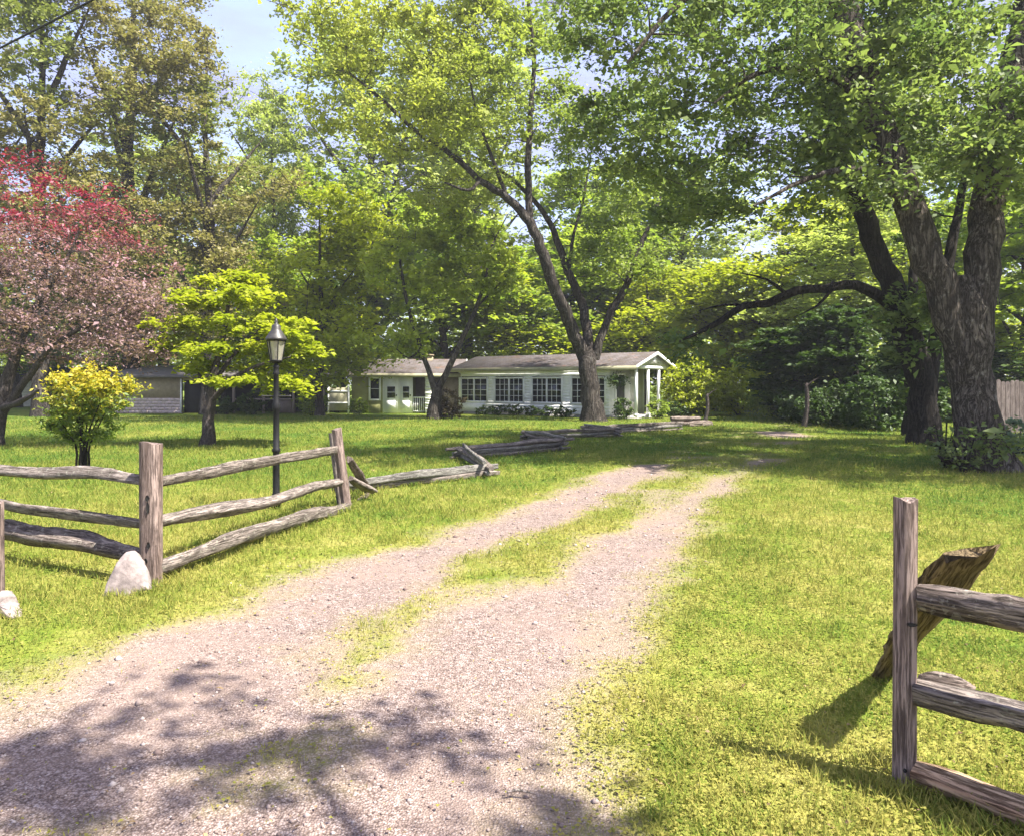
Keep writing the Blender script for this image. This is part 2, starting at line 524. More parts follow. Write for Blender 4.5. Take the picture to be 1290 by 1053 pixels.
def lantern_glass():
    m, nt, out = new_mat('lantern_glass')
    d = N(nt, 'BsdfTransparent'); d.inputs[0].default_value = (0.8, 0.79, 0.72, 1)
    g = N(nt, 'BsdfDiffuse'); g.inputs[0].default_value = (0.6, 0.56, 0.45, 1)
    gl = N(nt, 'BsdfGlossy'); gl.inputs['Roughness'].default_value = 0.15
    a = N(nt, 'MixShader'); a.inputs[0].default_value = 0.4
    L(nt, d.outputs[0], a.inputs[1]); L(nt, g.outputs[0], a.inputs[2])
    b = N(nt, 'MixShader'); b.inputs[0].default_value = 0.12
    L(nt, a.outputs[0], b.inputs[1]); L(nt, gl.outputs[0], b.inputs[2])
    L(nt, b.outputs[0], out.inputs['Surface'])
    return m


M_GLASS = glass_dark(); M_LGLASS = lantern_glass()


def roof_mat():
    m, nt, out = new_mat('shingle_roof')
    t = N(nt, 'TexCoord')
    br = N(nt, 'TexBrick'); br.inputs['Scale'].default_value = 1.0
    br.inputs['Brick Width'].default_value = 0.3; br.inputs['Row Height'].default_value = 0.14
    br.inputs['Mortar Size'].default_value = 0.012
    br.inputs['Color1'].default_value = (0.10, 0.087, 0.086, 1); br.inputs['Color2'].default_value = (0.155, 0.136, 0.134, 1)
    br.inputs['Mortar'].default_value = (0.08, 0.06, 0.06, 1)
    L(nt, t.outputs['Object'], br.inputs['Vector'])
    n = noise(nt, t.outputs['Object'], 1.6, 6, 0.75)
    f = ramp(nt, n, [(0.42, (0, 0, 0)), (0.62, (1, 1, 1))])
    c = mixc(nt, math_(nt, 'MULTIPLY', f, 0.7), br.outputs[0], (0.06, 0.045, 0.028))
    n2 = noise(nt, t.outputs['Object'], 1.7, 4, 0.7)
    f2 = ramp(nt, n2, [(0.58, (0, 0, 0)), (0.68, (1, 1, 1))])
    c = mixc(nt, math_(nt, 'MULTIPLY', f2, 0.55), c, (0.2, 0.10, 0.06))
    princ(nt, out, c, 0.9, br.outputs[1], 0.3, 0.01)
    return m


M_ROOF = roof_mat()


def ground_mat():
    m, nt, out = new_mat('lawn_and_gravel')
    geo = N(nt, 'NewGeometry'); pos = geo.outputs['Position']
    at = N(nt, 'Attribute', attribute_name='gravel').outputs['Fac']
    # grass side
    n1 = noise(nt, pos, 0.35, 4, 0.6); n2 = noise(nt, pos, 2.3, 5, 0.7); n3 = noise(nt, pos, 26, 4, 0.7)
    sx = N(nt, 'SeparateXYZ'); L(nt, pos, sx.inputs[0])
    mr = N(nt, 'MapRange'); L(nt, sx.outputs[1], mr.inputs[0])
    for k_, v_ in ((1, 4.0), (2, 16.0), (3, 0.05), (4, -0.05)): mr.inputs[k_].default_value = v_  # drier yellow near; far lawn greener and darker, tree shade put into colour
    g = ramp(nt, math_(nt, 'ADD', mr.outputs[0], math_(nt, 'ADD', math_(nt, 'MULTIPLY', n1, 0.5), math_(nt, 'MULTIPLY', n2, 0.5))),
             [(0.36, (0.07, 0.145, 0.018)), (0.5, (0.17, 0.21, 0.028)), (0.63, (0.32, 0.295, 0.085))])
    g = mixc(nt, 0.75, g, ramp(nt, n3, [(0.3, (0.5, 0.55, 0.5)), (0.7, (1.25, 1.2, 1.2))]), 'MULTIPLY')
    straw = ramp(nt, noise(nt, pos, 1.1, 6, 0.72), [(0.58, (0, 0, 0)), (0.7, (1, 1, 1))])
    g = mixc(nt, math_(nt, 'MULTIPLY', straw, 0.5), g, (0.36, 0.29, 0.11))
    # gravel side
    vo = N(nt, 'TexVoronoi', feature='F1'); vo.inputs['Scale'].default_value = 90; L(nt, pos, vo.inputs['Vector'])
    vo2 = N(nt, 'TexVoronoi', feature='F1'); vo2.inputs['Scale'].default_value = 38; L(nt, pos, vo2.inputs['Vector'])
    sc = N(nt, 'SeparateColor'); L(nt, vo.outputs['Color'], sc.inputs[0])
    sc2 = N(nt, 'SeparateColor'); L(nt, vo2.outputs['Color'], sc2.inputs[0])
    st = ramp(nt, math_(nt, 'ADD', math_(nt, 'MULTIPLY', sc.outputs[0], 0.6), math_(nt, 'MULTIPLY', sc2.outputs[0], 0.4)),
              [(0.1, (0.16, 0.125, 0.11)), (0.5, (0.275, 0.21, 0.18)), (0.9, (0.44, 0.36, 0.325))])
    gap = ramp(nt, vo.outputs['Distance'], [(0.35, (1, 1, 1)), (0.75, (0.5, 0.46, 0.44))])
    st = mixc(nt, 1.0, st, gap, 'MULTIPLY')
    dirt = ramp(nt, noise(nt, pos, 0.6, 6, 0.68), [(0.46, (0, 0, 0)), (0.62, (1, 1, 1))])
    st = mixc(nt, math_(nt, 'MULTIPLY', dirt, 0.65), st, mixc(nt, n3, (0.19, 0.135, 0.108), (0.35, 0.265, 0.22)))
    f = math_(nt, 'ADD', at, math_(nt, 'MULTIPLY', math_(nt, 'SUBTRACT', noise(nt, pos, 9, 5, 0.75), 0.5), 0.9))
    f = ramp(nt, f, [(0.22, (0, 0, 0)), (0.62, (1, 1, 1))])
    fw = ramp(nt, math_(nt, 'ADD', at, math_(nt, 'MULTIPLY', math_(nt, 'SUBTRACT', noise(nt, pos, 3.1, 5, 0.7), 0.5), 0.8)), [(0.02, (0, 0, 0)), (0.35, (1, 1, 1)), (0.55, (0.8, 0.8, 0.8)), (0.95, (0, 0, 0))])
    c = mixc(nt, f, g, st)
    c = mixc(nt, math_(nt, 'MULTIPLY', fw, 0.42), c, mixc(nt, n3, (0.17, 0.15, 0.05), (0.36, 0.31, 0.13)))
    hb = math_(nt, 'ADD', math_(nt, 'MULTIPLY', vo.outputs['Distance'], -0.6), math_(nt, 'MULTIPLY', n3, 0.8))
    princ(nt, out, c, 0.95, hb, 0.7, 0.025, 0.1)
    return m


M_GROUND = ground_mat()


def blade_mat():
    m, nt, out = new_mat('grass_blades')
    at = N(nt, 'Attribute', attribute_name='rnd').outputs['Fac']
    geo = N(nt, 'NewGeometry'); pos = geo.outputs['Position']
    n1 = noise(nt, pos, 0.35, 4, 0.6); n2 = noise(nt, pos, 2.3, 5, 0.7)
    f = math_(nt, 'ADD', math_(nt, 'MULTIPLY', n1, 0.4), math_(nt, 'MULTIPLY', n2, 0.4))
    f = math_(nt, 'ADD', f, math_(nt, 'MULTIPLY', at, 0.25))
    sx = N(nt, 'SeparateXYZ'); L(nt, pos, sx.inputs[0])
    mr = N(nt, 'MapRange'); L(nt, sx.outputs[1], mr.inputs[0])
    for k_, v_ in ((1, 4.0), (2, 16.0), (3, 0.05), (4, -0.05)): mr.inputs[k_].default_value = v_  # far blades take the same greener tone, shade put into their colour
    f = math_(nt, 'ADD', f, mr.outputs[0])
    c = ramp(nt, f, [(0.36, (0.075, 0.155, 0.026)), (0.50, (0.19, 0.23, 0.042)), (0.64, (0.355, 0.33, 0.085))])
    c = mixc(nt, N(nt, 'Attribute', attribute_name='tint').outputs['Fac'], c, (0.34, 0.30, 0.08))
    d = N(nt, 'BsdfDiffuse'); t = N(nt, 'BsdfTranslucent'); L(nt, c, d.inputs[0]); L(nt, c, t.inputs[0])
    mx = N(nt, 'MixShader'); mx.inputs[0].default_value = 0.4
    L(nt, d.outputs[0], mx.inputs[1]); L(nt, t.outputs[0], mx.inputs[2]); L(nt, mx.outputs[0], out.inputs['Surface'])
    return m


def pebble_mat():
    m, nt, out = new_mat('pebbles')
    at = N(nt, 'Attribute', attribute_name='rnd').outputs['Fac']
    c = ramp(nt, at, [(0.0, (0.14, 0.10, 0.09)), (0.4, (0.225, 0.172, 0.148)), (0.75, (0.315, 0.25, 0.22)), (1.0, (0.44, 0.38, 0.345))])
    princ(nt, out, c, 0.9, None, spec=0.2)
    return m


# ------------------------------------------------------------------ the ground: lawn and driveway share one grid
def build_ground():
    def axis(lo, hi, f0, f1, st):
        a = list(np.arange(f0, f1, st))
        s = st
        while a[-1] < hi: s *= 1.28; a.append(a[-1] + s)
        s = st
        while a[0] > lo: s *= 1.28; a.insert(0, a[0] - s)
        return np.array(a)
    xs = axis(-600, 600, -9, 13, 0.11); ys = axis(-60, 900, 0.5, 30, 0.12)
    X, Y = np.meshgrid(xs, ys); Z = gz(X, Y)
    Mk = gravel_mask(X, Y)
    Z = Z - 0.02 * Mk * sstep(30, 10, Y)
    nx, ny = len(xs), len(ys)
    V = np.stack([X, Y, Z], -1).reshape(-1, 3)
    idx = np.arange(nx * ny).reshape(ny, nx)
    f = np.stack([idx[:-1, :-1], idx[:-1, 1:], idx[1:, 1:], idx[1:, :-1]], -1).reshape(-1, 4)
    mk = Mk.reshape(-1); fm = mk[f].mean(1)
    for nm, sel in (('lawn', fm <= 0.5), ('driveway', fm > 0.5)):
        ff = f[sel]; u, inv = np.unique(ff, return_inverse=True)
        a = Acc(); a.add(V[u], inv.reshape(-1, 4), 0, gravel=mk[u])
        tag(a.build(nm, M_GROUND, None, True), kind='structure')


build_ground()


def build_grass():
    rng = np.random.default_rng(11)
    n = 720000
    d = np.exp(rng.uniform(np.log(1.7), np.log(36), n))
    x = rng.uniform(-1, 1, n) * (0.80 * d + 2.4)
    mk = gravel_mask(x, d)
    tall = fbm(x * 1.7, d * 1.7, 41)
    keep = rng.random(n) > np.clip((mk - 0.02) * 1.45 + 0.25 * (rng.random(n) - 0.5) * (mk > 0.05), 0, 0.992)
    keep &= rng.random(n) < 0.35 + 1.1 * tall
    x = x[keep]; d = d[keep]; mk = mk[keep]; tall = tall[keep]; n = len(x)
    sc = np.maximum(1, d / 4.5) ** 0.75
    broad = rng.random(n) < np.where(x > 0, 0.5, 0.3)
    h = np.where(broad, rng.uniform(0.012, 0.04, n), rng.uniform(0.025, 0.075, n)) * (0.5 + 1.1 * tall) * (1 - 0.65 * np.minimum(1, mk * 1.6)) * np.minimum(sc, 1.6)
    w = np.where(broad, rng.uniform(0.010, 0.022, n), rng.uniform(0.0025, 0.006, n)) * sc
    th = rng.uniform(0, 2 * np.pi, n); lean = np.where(broad, rng.uniform(0.6, 1.5, n), rng.uniform(0.15, 1.0, n)) * np.maximum(h, 0.02)
    ph = rng.uniform(0, 2 * np.pi, n)
    b = np.stack([x, d, gz(x, d) - 0.003], -1)
    b[:, 2] += np.where(broad, h * rng.uniform(0.3, 1.0, n), 0)
    dirv = np.stack([np.cos(th), np.sin(th), np.zeros(n)], -1)
    sd = np.stack([np.cos(ph), np.sin(ph), np.zeros(n)], -1)
    sd = np.where(broad[:, None], np.stack([-np.sin(th), np.cos(th), np.zeros(n)], -1), sd)
    v = np.empty((n, 4, 3))
    v[:, 0] = b
    mid = b + dirv * (lean * 0.4)[:, None]; mid[:, 2] += np.where(broad, 0.004, h * 0.55)
    v[:, 1] = mid + sd * w[:, None] * 0.5; v[:, 3] = mid - sd * w[:, None] * 0.5
    tip = b + dirv * np.where(broad, w * 1.2, lean)[:, None]; tip[:, 2] += np.where(broad, rng.normal(0, 0.004, n), h)
    v[:, 2] = tip
    a = Acc(); a.add(v.reshape(-1, 3), np.arange(n * 4).reshape(n, 4), 0, rnd=np.repeat(rng.random(n), 4), tint=np.repeat(np.clip(mk * 2.0 + 0.35 * (rng.random(n) - 0.6), 0, 0.45), 4))
    tag(a.build('grass', blade_mat()), 'short yellow green grass and clover covering the lawn', 'grass', None, 'stuff')


build_grass()


def build_tufts():
    rng = np.random.default_rng(15)
    n = 1500
    d = np.exp(rng.uniform(np.log(2.3), np.log(16), n)); x = rng.uniform(-1, 1, n) * (0.76 * d + 0.4)
    keep = (gravel_mask(x, d) < 0.4) & (fbm(x * 0.8, d * 0.8, 23) > 0.47)
    c = list(np.stack([x, d], -1)[keep])
    for (px, py, spread, m) in ((1.665, 3.03, 0.13, 26), (-3.03, 6.0, 0.16, 24), (-3.07, 5.65, 0.22, 26), (-2.24, 9.7, 0.2, 16), (-3.8, 5.2, 0.2, 18), (-3.2, 9.7, 0.2, 14), (2.16, 4.2, 0.15, 14)):
        c += list(np.array([px, py]) + rng.normal(size=(m, 2)) * spread)
    for t in np.linspace(0, 1, 60): c.append(np.array([1.72, 2.98]) * (1 - t) + np.array([2.3, 2.5]) * t + rng.normal(size=2) * 0.05)
    for t in np.linspace(0, 1, 46): c.append(np.array([-3.0, 6.0]) * (1 - t) + np.array([-2.3, 9.6]) * t + rng.normal(size=2) * 0.06)
    for t in np.linspace(0, 1, 50): c.append(np.array([-2.5, 11.5]) * (1 - t) + np.array([-0.5, 13.0]) * t + rng.normal(size=2) * 0.1)
    c = np.array(c); k = 16
    b = np.repeat(c, k, 0) + rng.normal(size=(len(c) * k, 2)) * 0.02; n = len(b)
    h = np.repeat(rng.uniform(0.035, 0.09, len(c)), k) * rng.uniform(0.6, 1.2, n)
    th = rng.uniform(0, 6.28, n); lean = h * rng.uniform(0.2, 1.1, n); w = rng.uniform(0.003, 0.007, n) * np.maximum(1, b[:, 1] / 5)
    p0 = np.stack([b[:, 0], b[:, 1], gz(b[:, 0], b[:, 1]) - 0.004], -1)
    dv = np.stack([np.cos(th), np.sin(th), 0 * th], -1); sv = np.stack([-np.sin(th), np.cos(th), 0 * th], -1)
    v = np.empty((n, 4, 3)); v[:, 0] = p0
    mid = p0 + dv * (lean * 0.35)[:, None]; mid[:, 2] += h * 0.6
    v[:, 1] = mid + sv * w[:, None] / 2; v[:, 3] = mid - sv * w[:, None] / 2
    v[:, 2] = p0 + dv * lean[:, None]; v[:, 2, 2] += h
    a = Acc(); a.add(v.reshape(-1, 3), np.arange(n * 4).reshape(n, 4), 0, rnd=np.repeat(rng.random(n), 4))
    tag(a.build('grass_tufts', bpy.data.materials['grass_blades']), 'longer grass tufts round the posts, rails and stones', 'grass', None, 'stuff')


build_tufts()


def build_pebbles():
    rng = np.random.default_rng(12)
    n = 60000
    d = np.exp(rng.uniform(np.log(2.0), np.log(16), n)); x = rng.uniform(-1, 1, n) * (0.76 * d + 0.4)
    mk = gravel_mask(x, d)
    keep = rng.random(n) < np.maximum(mk, 0.0) ** 0.8 * (0.35 + 0.9 * fbm(x * 1.4, d * 1.4, 90))
    x = x[keep]; d = d[keep]; n = len(x)
    s = np.exp(rng.normal(np.log(0.0040), 0.55, n)) * np.maximum(1, d / 4.5) ** 0.8
    s = np.minimum(s, 0.03)
    o = np.array([[1, 0, 0], [0, 1, 0], [-1, 0, 0], [0, -1, 0], [0, 0, 0.7], [0, 0, -0.7]], float)
    th = rng.uniform(0, 6.28, n); c, sn = np.cos(th), np.sin(th)
    v = np.repeat(o[None], n, 0) * rng.uniform(0.6, 1.35, (n, 6, 1))
    vx = v[..., 0] * c[:, None] - v[..., 1] * sn[:, None]; vy = (v[..., 0] * sn[:, None] + v[..., 1] * c[:, None]) * 0.75
    v = np.stack([vx, vy, v[..., 2]], -1) * s[:, None, None]
    v += np.stack([x, d, gz(x, d) - 0.02 * mk[keep] + s * 0.2], -1)[:, None]
    f = np.array([[0, 1, 4], [1, 2, 4], [2, 3, 4], [3, 0, 4], [1, 0, 5], [2, 1, 5], [3, 2, 5], [0, 3, 5]])
    ff = (f[None] + (np.arange(n) * 6)[:, None, None]).reshape(-1, 3)
    a = Acc(); a.add(v.reshape(-1, 3), ff, 0, rnd=np.repeat(rng.random(n), 6))
    tag(a.build('gravel', pebble_mat()), 'loose pinkish grey gravel scattered over the driveway', 'gravel', None, 'stuff')


build_pebbles()


def build_litter():
    rng = np.random.default_rng(13)
    n = 1500
    d = np.exp(rng.uniform(np.log(2.3), np.log(20), n)); x = rng.uniform(-1, 1, n) * (0.76 * d + 0.4)
    a = Acc()
    p = np.stack([x, d, gz(x, d) + np.where(gravel_mask(x, d) > 0.5, 0.0, 0.03)], -1)
    leaf_cloud(a, p, 0.018 * np.maximum(1, d / 6), rng, 1.6, 0.55)
    tag(a.build('fallen_leaves', leaf_mat('leaf_litter', (0.09, 0.05, 0.025), (0.34, 0.24, 0.12), trans=0.15)), 'small dry brown leaves and bits scattered over drive and lawn', 'leaves', None, 'stuff')


build_litter()

# ------------------------------------------------------------------ split rails and posts
def local_frame(a, b):
    a = Vector([float(c) for c in a]); b = Vector([float(c) for c in b])
    z = (b - a).normalized(); x = z.cross(Vector((0, 0, 1)))
    x = Vector((1, 0, 0)) if x.length < 0.1 else x.normalized()
    y = z.cross(x)
    return Matrix(((x.x, y.x, z.x, a.x), (x.y, y.y, z.y, a.y), (x.z, y.z, z.z, a.z), (0, 0, 0, 1))), (b - a).length


def rail(name, a, b, r, mat, parent, seed, sag=0.0, rough=0.75, taper=0.75, sides=12):
    """a hand-split rail from a to b: wedge cross-section, tapered ends, slight bend"""
    rng = np.random.default_rng(seed)
    Mx, ln = local_frame(a, b)
    n = max(8, int(ln / 0.07))
    t = np.linspace(0, 1, n)
    ang = np.arange(sides) * 2 * np.pi / sides
    k = rng.uniform(0, 6.28)
    prof = 1 + 0.22 * np.cos(3 * (ang - k)) + 0.12 * np.cos(2 * (ang - k * 1.7))
    rr = r * (1 - (1 - taper) * np.abs(2 * t - 1) ** 3)
    A, T = np.meshgrid(ang, t * ln)
    nn = fbm(np.cos(A) * 1.6 + 5, np.sin(A) * 1.6 + T * 1.3, seed, 3) - 0.5 + 0.8 * (vnoise(A * 3.2, T * 2.0, seed + 5) - 0.5) + 0.35 * (vnoise(A * 4.0, T * 9.0, seed + 6) - 0.5)
    R = rr[:, None] * prof[None] * (1 + rough * 0.6 * nn)
    bx = (fbm(t * 2.2, t * 0 + seed, seed, 2) - 0.5) * 0.09 * ln / 2.5; by = (fbm(t * 2.2, t * 0 + seed + 3, seed + 9, 2) - 0.5) * 0.09 * ln / 2.5
    bx -= bx[0] + (bx[-1] - bx[0]) * t; by -= by[0] + (by[-1] - by[0]) * t
    by = by + sag * 4 * t * (1 - t)
    v = np.stack([R * np.cos(A) + bx[:, None], R * np.sin(A) + by[:, None], T + (rng.random((n, sides)) - 0.5) * 0.01], -1)
    acc = Acc(); idx = np.arange(n * sides).reshape(n, sides)
    p, q = idx[:-1], idx[1:]
    acc.add(v.reshape(-1, 3), np.stack([p, np.roll(p, -1, 1), np.roll(q, -1, 1), q], -1).reshape(-1, 4))
    acc.add(v[-1], [list(range(sides))]); acc.add(v[0], [list(range(sides))[::-1]])
    o = acc.build(name, mat, parent, False)
    if parent is not None:
        Mx = Matrix.Translation(-parent.location) @ Mx
    o.matrix_local = Mx
    return o


def fence_post(name, base, top, wx, wy, mat, parent, seed, rot=0.0, holes=()):
    """squared, weather-rounded post with checks and rail slots"""
    rng = np.random.default_rng(seed)
    Mx, ln = local_frame(base, top)
    n = max(10, int(ln / 0.05)); sides = 20
    t = np.linspace(-0.15 / ln, 1, n); ang = np.arange(sides) * 2 * np.pi / sides + 0.157
    ca, sa = np.cos(ang), np.sin(ang)
    sq = (np.abs(ca) ** 3.2 + np.abs(sa) ** 3.2) ** (-1 / 3.2)
    A, T = np.meshgrid(ang, t * ln)
    nn = (vnoise(A * 3.2, T * 1.2, seed) - 0.5) * 0.13 + (fbm(np.cos(A) * 3, np.sin(A) * 3 + T, seed + 3, 2) - 0.5) * 0.1
    R = sq[None] * (1 + nn)
    top_j = np.zeros((n, sides)); top_j[-1] = (vnoise(ang * 1.1, ang * 0 + seed, seed) - 0.6) * 0.03
    x = R * np.cos(A) * wx; y = R * np.sin(A) * wy
    c, s = math.cos(rot), math.sin(rot)
    v = np.stack([x * c - y * s, x * s + y * c, T + top_j], -1)
    acc = Acc(); idx = np.arange(n * sides).reshape(n, sides); p, q = idx[:-1], idx[1:]
    acc.add(v.reshape(-1, 3), np.stack([p, np.roll(p, -1, 1), np.roll(q, -1, 1), q], -1).reshape(-1, 4))
    cen = v[-1].mean(0) + np.array([0, 0, -0.004])
    acc.add(np.vstack([v[-1], cen]), [[i, (i + 1) % sides, sides] for i in range(sides)])
    o = acc.build(name, mat, parent)
    o.matrix_local = Matrix.Translation(-parent.location) @ Mx
    for hz, hw, hh, hx in holes:     # dark knots and old rail slots on the near face
        a = Acc(); m = 10; an = np.arange(m) * 2 * np.pi / m
        pts = np.stack([hw * np.cos(an) * rng.uniform(0.7, 1.2, m), np.full(m, 0), hh * np.sin(an) * rng.uniform(0.8, 1.1, m)], -1)
        dx = hx
        ring0 = pts + np.array([dx, -wy * 1.13, hz]); ring1 = pts * 0.8 + np.array([dx, -wy * 0.9, hz])
        vv = np.vstack([ring0, ring1])
        a.add(vv, [[i, (i + 1) % m, m + (i + 1) % m, m + i] for i in range(m)]); a.add(ring1 + np.array([0, -wy * 0.18, 0]), [list(range(m))[::-1]])
        k = a.build('slot', M_DARKIN, o)
        k.matrix_local = Matrix.Identity(4) @ Mx.to_3x3().to_4x4().inverted()
    return o


# left panel
b1 = G(190, 6.0)
fl = empty('split_rail_fence', b1, 'weathered three rail fence whose post stands beside the pale pointed stone, left of the driveway', 'fence', None)
t1 = P(192, 557, 6.0)
fence_post('post', b1, t1, 0.085, 0.075, M_POST, fl, 101, 0, ((0.74, 0.016, 0.03, 0.012), (0.66, 0.012, 0.05, 0.016), (0.35, 0.016, 0.03, 0.02), (0.22, 0.012, 0.025, 0.0)))
b2 = G(437, 9.7)
fence_post('post', b2, P(424, 540, 9.6), 0.06, 0.06, M_POST, fl, 102)
fence_post('post', b2 + np.array([-0.12, 0.18, 0]), P(419, 545, 9.8), 0.045, 0.05, M_RAIL, fl, 112)
for k, (za, zb, py2) in enumerate(((0.86, 0.0, 566), (0.52, 0, 606), (0.13, 0, 639))):
    a = np.array([b1[0] + 0.03, 6.02, b1[2] + za]); e = P(424 + k * 5, py2, 9.62); d = (e - a) / np.linalg.norm(e - a)
    rail('rail', a, e + d * 0.12, (0.058, 0.062, 0.075)[k], M_RAIL, fl, 120 + k, sag=-0.01)
for k, (za, zb) in enumerate(((0.86, 0.76), (0.50, 0.58), (0.22, 0.26))):
    a = np.array([b1[0] + 0.02, 6.0, b1[2] + za]); e = np.array([-6.2, 7.55, gz1(-6.2, 7.5) + zb])
    rail('rail', a, e, (0.05, 0.05, 0.08)[k], (M_RAIL, M_RAIL, M_RAILD)[k], fl, 130 + k, sag=(-0.03, -0.02, 0)[k])
fence_post('post', np.array([-6.2, 7.6, 0.0]), np.array([-6.22, 7.62, 1.1]), 0.07, 0.07, M_POST, fl, 133)

# lone post at the left margin with a stone at its foot
eb = G(-6, 5.3)
fe = empty('fence_post', eb, 'thin grey wooden post cut by the left edge of the photo', 'post')
fence_post('shaft', eb, eb + np.array([-0.01, 0.0, 0.80]), 0.055, 0.05, M_POST, fe, 140)


def stone(name, base, outline, thick, tilt, label, mat, seed, rotz=0.0):
    rng = np.random.default_rng(seed)
    n = 40
    o = np.array(outline); seg = np.linspace(0, len(o), n, endpoint=False)
    cl = np.vstack([o, o[:1]])
    pts = np.array([cl[int(s)] * (1 - s % 1) + cl[int(s) + 1] * (s % 1) for s in seg]); pts += rng.normal(size=pts.shape) * 0.004
    cen = pts.mean(0); rings = []
    for f, y in ((0.0, -thick * 0.55), (0.45, -thick * 0.54), (0.85, -thick * 0.47), (0.97, -thick * 0.35), (1.0, 0), (0.97, thick * 0.35), (0.85, thick * 0.5), (0.0, thick * 0.52)):
        q = cen + (pts - cen) * f
        rings.append(np.stack([q[:, 0], np.full(n, y) + (fbm(q[:, 0] * 14, q[:, 1] * 14, seed, 3) - 0.5) * thick * 0.28, q[:, 1]], -1))
    v = np.array(rings); idx = np.arange(len(rings) * n).reshape(len(rings), n)
    p, q = idx[:-1], idx[1:]
    a = Acc(); a.add(v.reshape(-1, 3), np.stack([p, np.roll(p, -1, 1), np.roll(q, -1, 1), q], -1).reshape(-1, 4))
    ob = a.build(name, mat, None, False)
    ob.location = Vector([float(c) for c in base]); ob.rotation_euler = (tilt, 0, rotz)
    return tag(ob, label, 'stone')


stone('standing_stone', G(160, 5.72) + np.array([0, 0, -0.03]),
      [(-0.185, 0.0), (-0.15, 0.14), (-0.09, 0.28), (-0.03, 0.365), (0.03, 0.375), (0.10, 0.29), (0.15, 0.17), (0.18, 0.06), (0.1, 0.03), (0, 0.0)],
      0.11, -0.25, 'pale pinkish pointed stone slab standing in the grass against the fence post', M_STONE, 7, 0.15)
stone('fallen_stone', G(8, 5.15) + np.array([0, 0, -0.01]),
      [(-0.16, 0.0), (-0.13, 0.13), (-0.06, 0.19), (0.0, 0.13), (0.06, 0.06), (0.10, 0.0)], 0.12, -0.3,
      'small white stone lying at the foot of the post at the left edge', M_STONE, 8, -0.2)

# right panel
rb = G(1139, 3.03)
fr = empty('split_rail_fence', rb, 'near fence panel at the right with one tall post and three rough rails', 'fence', None)
fence_post('post', rb, P(1143, 628, 3.03), 0.043, 0.042, M_POST, fr, 201, 0.0, ((0.69, 0.022, 0.01, 0.005), (0.08, 0.007, 0.01, -0.02)))
rail('rail', P(1158, 753, 3.0), P(1480, 812, 2.45), 0.05, M_RAILD, fr, 211, taper=0.8, rough=1.6)
rail('rail', P(1152, 868, 3.0), P(1480, 952, 2.45), 0.05, M_RAIL, fr, 212, taper=0.85, rough=1.6)
rail('rail', P(1150, 975, 3.0), P(1480, 1098, 2.45), 0.052, M_ORANGE, fr, 218, taper=0.8, rough=2.2)
fence_post('post', np.array([2.31, 2.40, 0.0]), np.array([2.32, 2.41, 1.18]), 0.05, 0.05, M_POST, fr, 202)
rail('rail', P(1156, 857, 3.14), P(1228, 872, 3.04), 0.04, M_RAILD, fr, 214, rough=1.4, taper=0.5)
tag(fr.children[-1], 'short dark broken rail stub lying on the middle rail')


SG = -1.0


def broken_slab():
    base = np.array([2.16, 4.20, -0.05]); top = np.array([1.975, 3.12, 0.955])
    Mx, ln = local_frame(base, top)
    rng = np.random.default_rng(5)
    n = 34; t = np.linspace(0, 1, n)
    w = np.interp(t, [0, 0.3, 0.5, 0.66, 0.8, 1.0], [0.05, 0.075, 0.085, 0.105, 0.125, 0.10])
    cxo = SG * np.interp(t, [0, 0.5, 0.75, 0.9, 1.0], [0, 0.0, 0.0, 0.01, 0.03])
    m = 12; ang = np.arange(m) * 2 * np.pi / m
    A, T = np.meshgrid(ang, t * ln)
    nn = 1 + 0.30 * (vnoise(A * 3, T * 7, 4) - 0.5) + 0.25 * (vnoise(A * 4, T * 22, 6) - 0.5)
    T = T + sstep(0.6, 1.0, T / ln) * (SG * 0.75 * w[:, None] * np.cos(A) + 0.17 * (vnoise(A * 3.1, A * 0, 12) - 0.5))
    v = np.stack([w[:, None] * np.cos(A) * nn + cxo[:, None], 0.038 * np.sin(A) * nn + 0.02 * (vnoise(T * 3, A * 0, 8) - 0.5), T], -1)
    a = Acc(); idx = np.arange(n * m).reshape(n, m); p, q = idx[:-1], idx[1:]
    a.add(v.reshape(-1, 3), np.stack([p, np.roll(p, -1, 1), np.roll(q, -1, 1), q], -1).reshape(-1, 4))
    a.add(v[-1], [list(range(m))]); a.add(v[0], [list(range(m))[::-1]])
    o = a.build('broken_slab', M_SLAB); o.matrix_world = Mx
    tag(o, 'broken jagged slab of old wood leaning behind the tall post on the right', 'wood slab')


broken_slab()

# zigzag rail fence towards the house
zz = [P(442, 618, 11.4), P(612, 600, 13.0), P(582, 578, 16.0), P(706, 568, 17.9), P(664, 557, 20.6), P(776, 551, 22.4), P(742, 546, 24.0), P(852, 542, 25.8)]
zf = empty('zigzag_fence', G(600, 14.5), 'low grey zigzag fence of stacked split rails running from the driveway fence towards the house', 'fence')
for i in range(len(zz) - 1):
    a = zz[i].copy(); e = zz[i + 1].copy()
    a[2] = gz1(a[0], a[1]); e[2] = gz1(e[0], e[1])
    d = (e - a) / np.linalg.norm(e - a)
    nr = (2, 3, 3, 3, 3, 3, 3)[i]
    for k in range(nr):
        o1 = np.random.default_rng(300 + i * 7 + k).normal(size=3) * np.array([0.05, 0.05, 0.012])
        lift = 0.06 + 0.10 * k + (0.05 if i % 2 else 0)
        ea = a - d * 0.28 + o1 + np.array([0, 0, lift]); ee = e + d * 0.28 - o1 + np.array([0, 0, lift])
        rail('rail', ea, ee, 0.05 + 0.01 * (k % 2), M_RAIL if (i + k) % 2 == 0 else M_SNAKE, zf, 310 + i * 9 + k, taper=0.7)
rail('rail', P(440, 578, 9.9), P(464, 622, 11.2), 0.065, M_RAILD, zf, 390)
rail('rail', P(442, 602, 9.95), P(472, 618, 10.6), 0.055, M_RAIL, zf, 391)
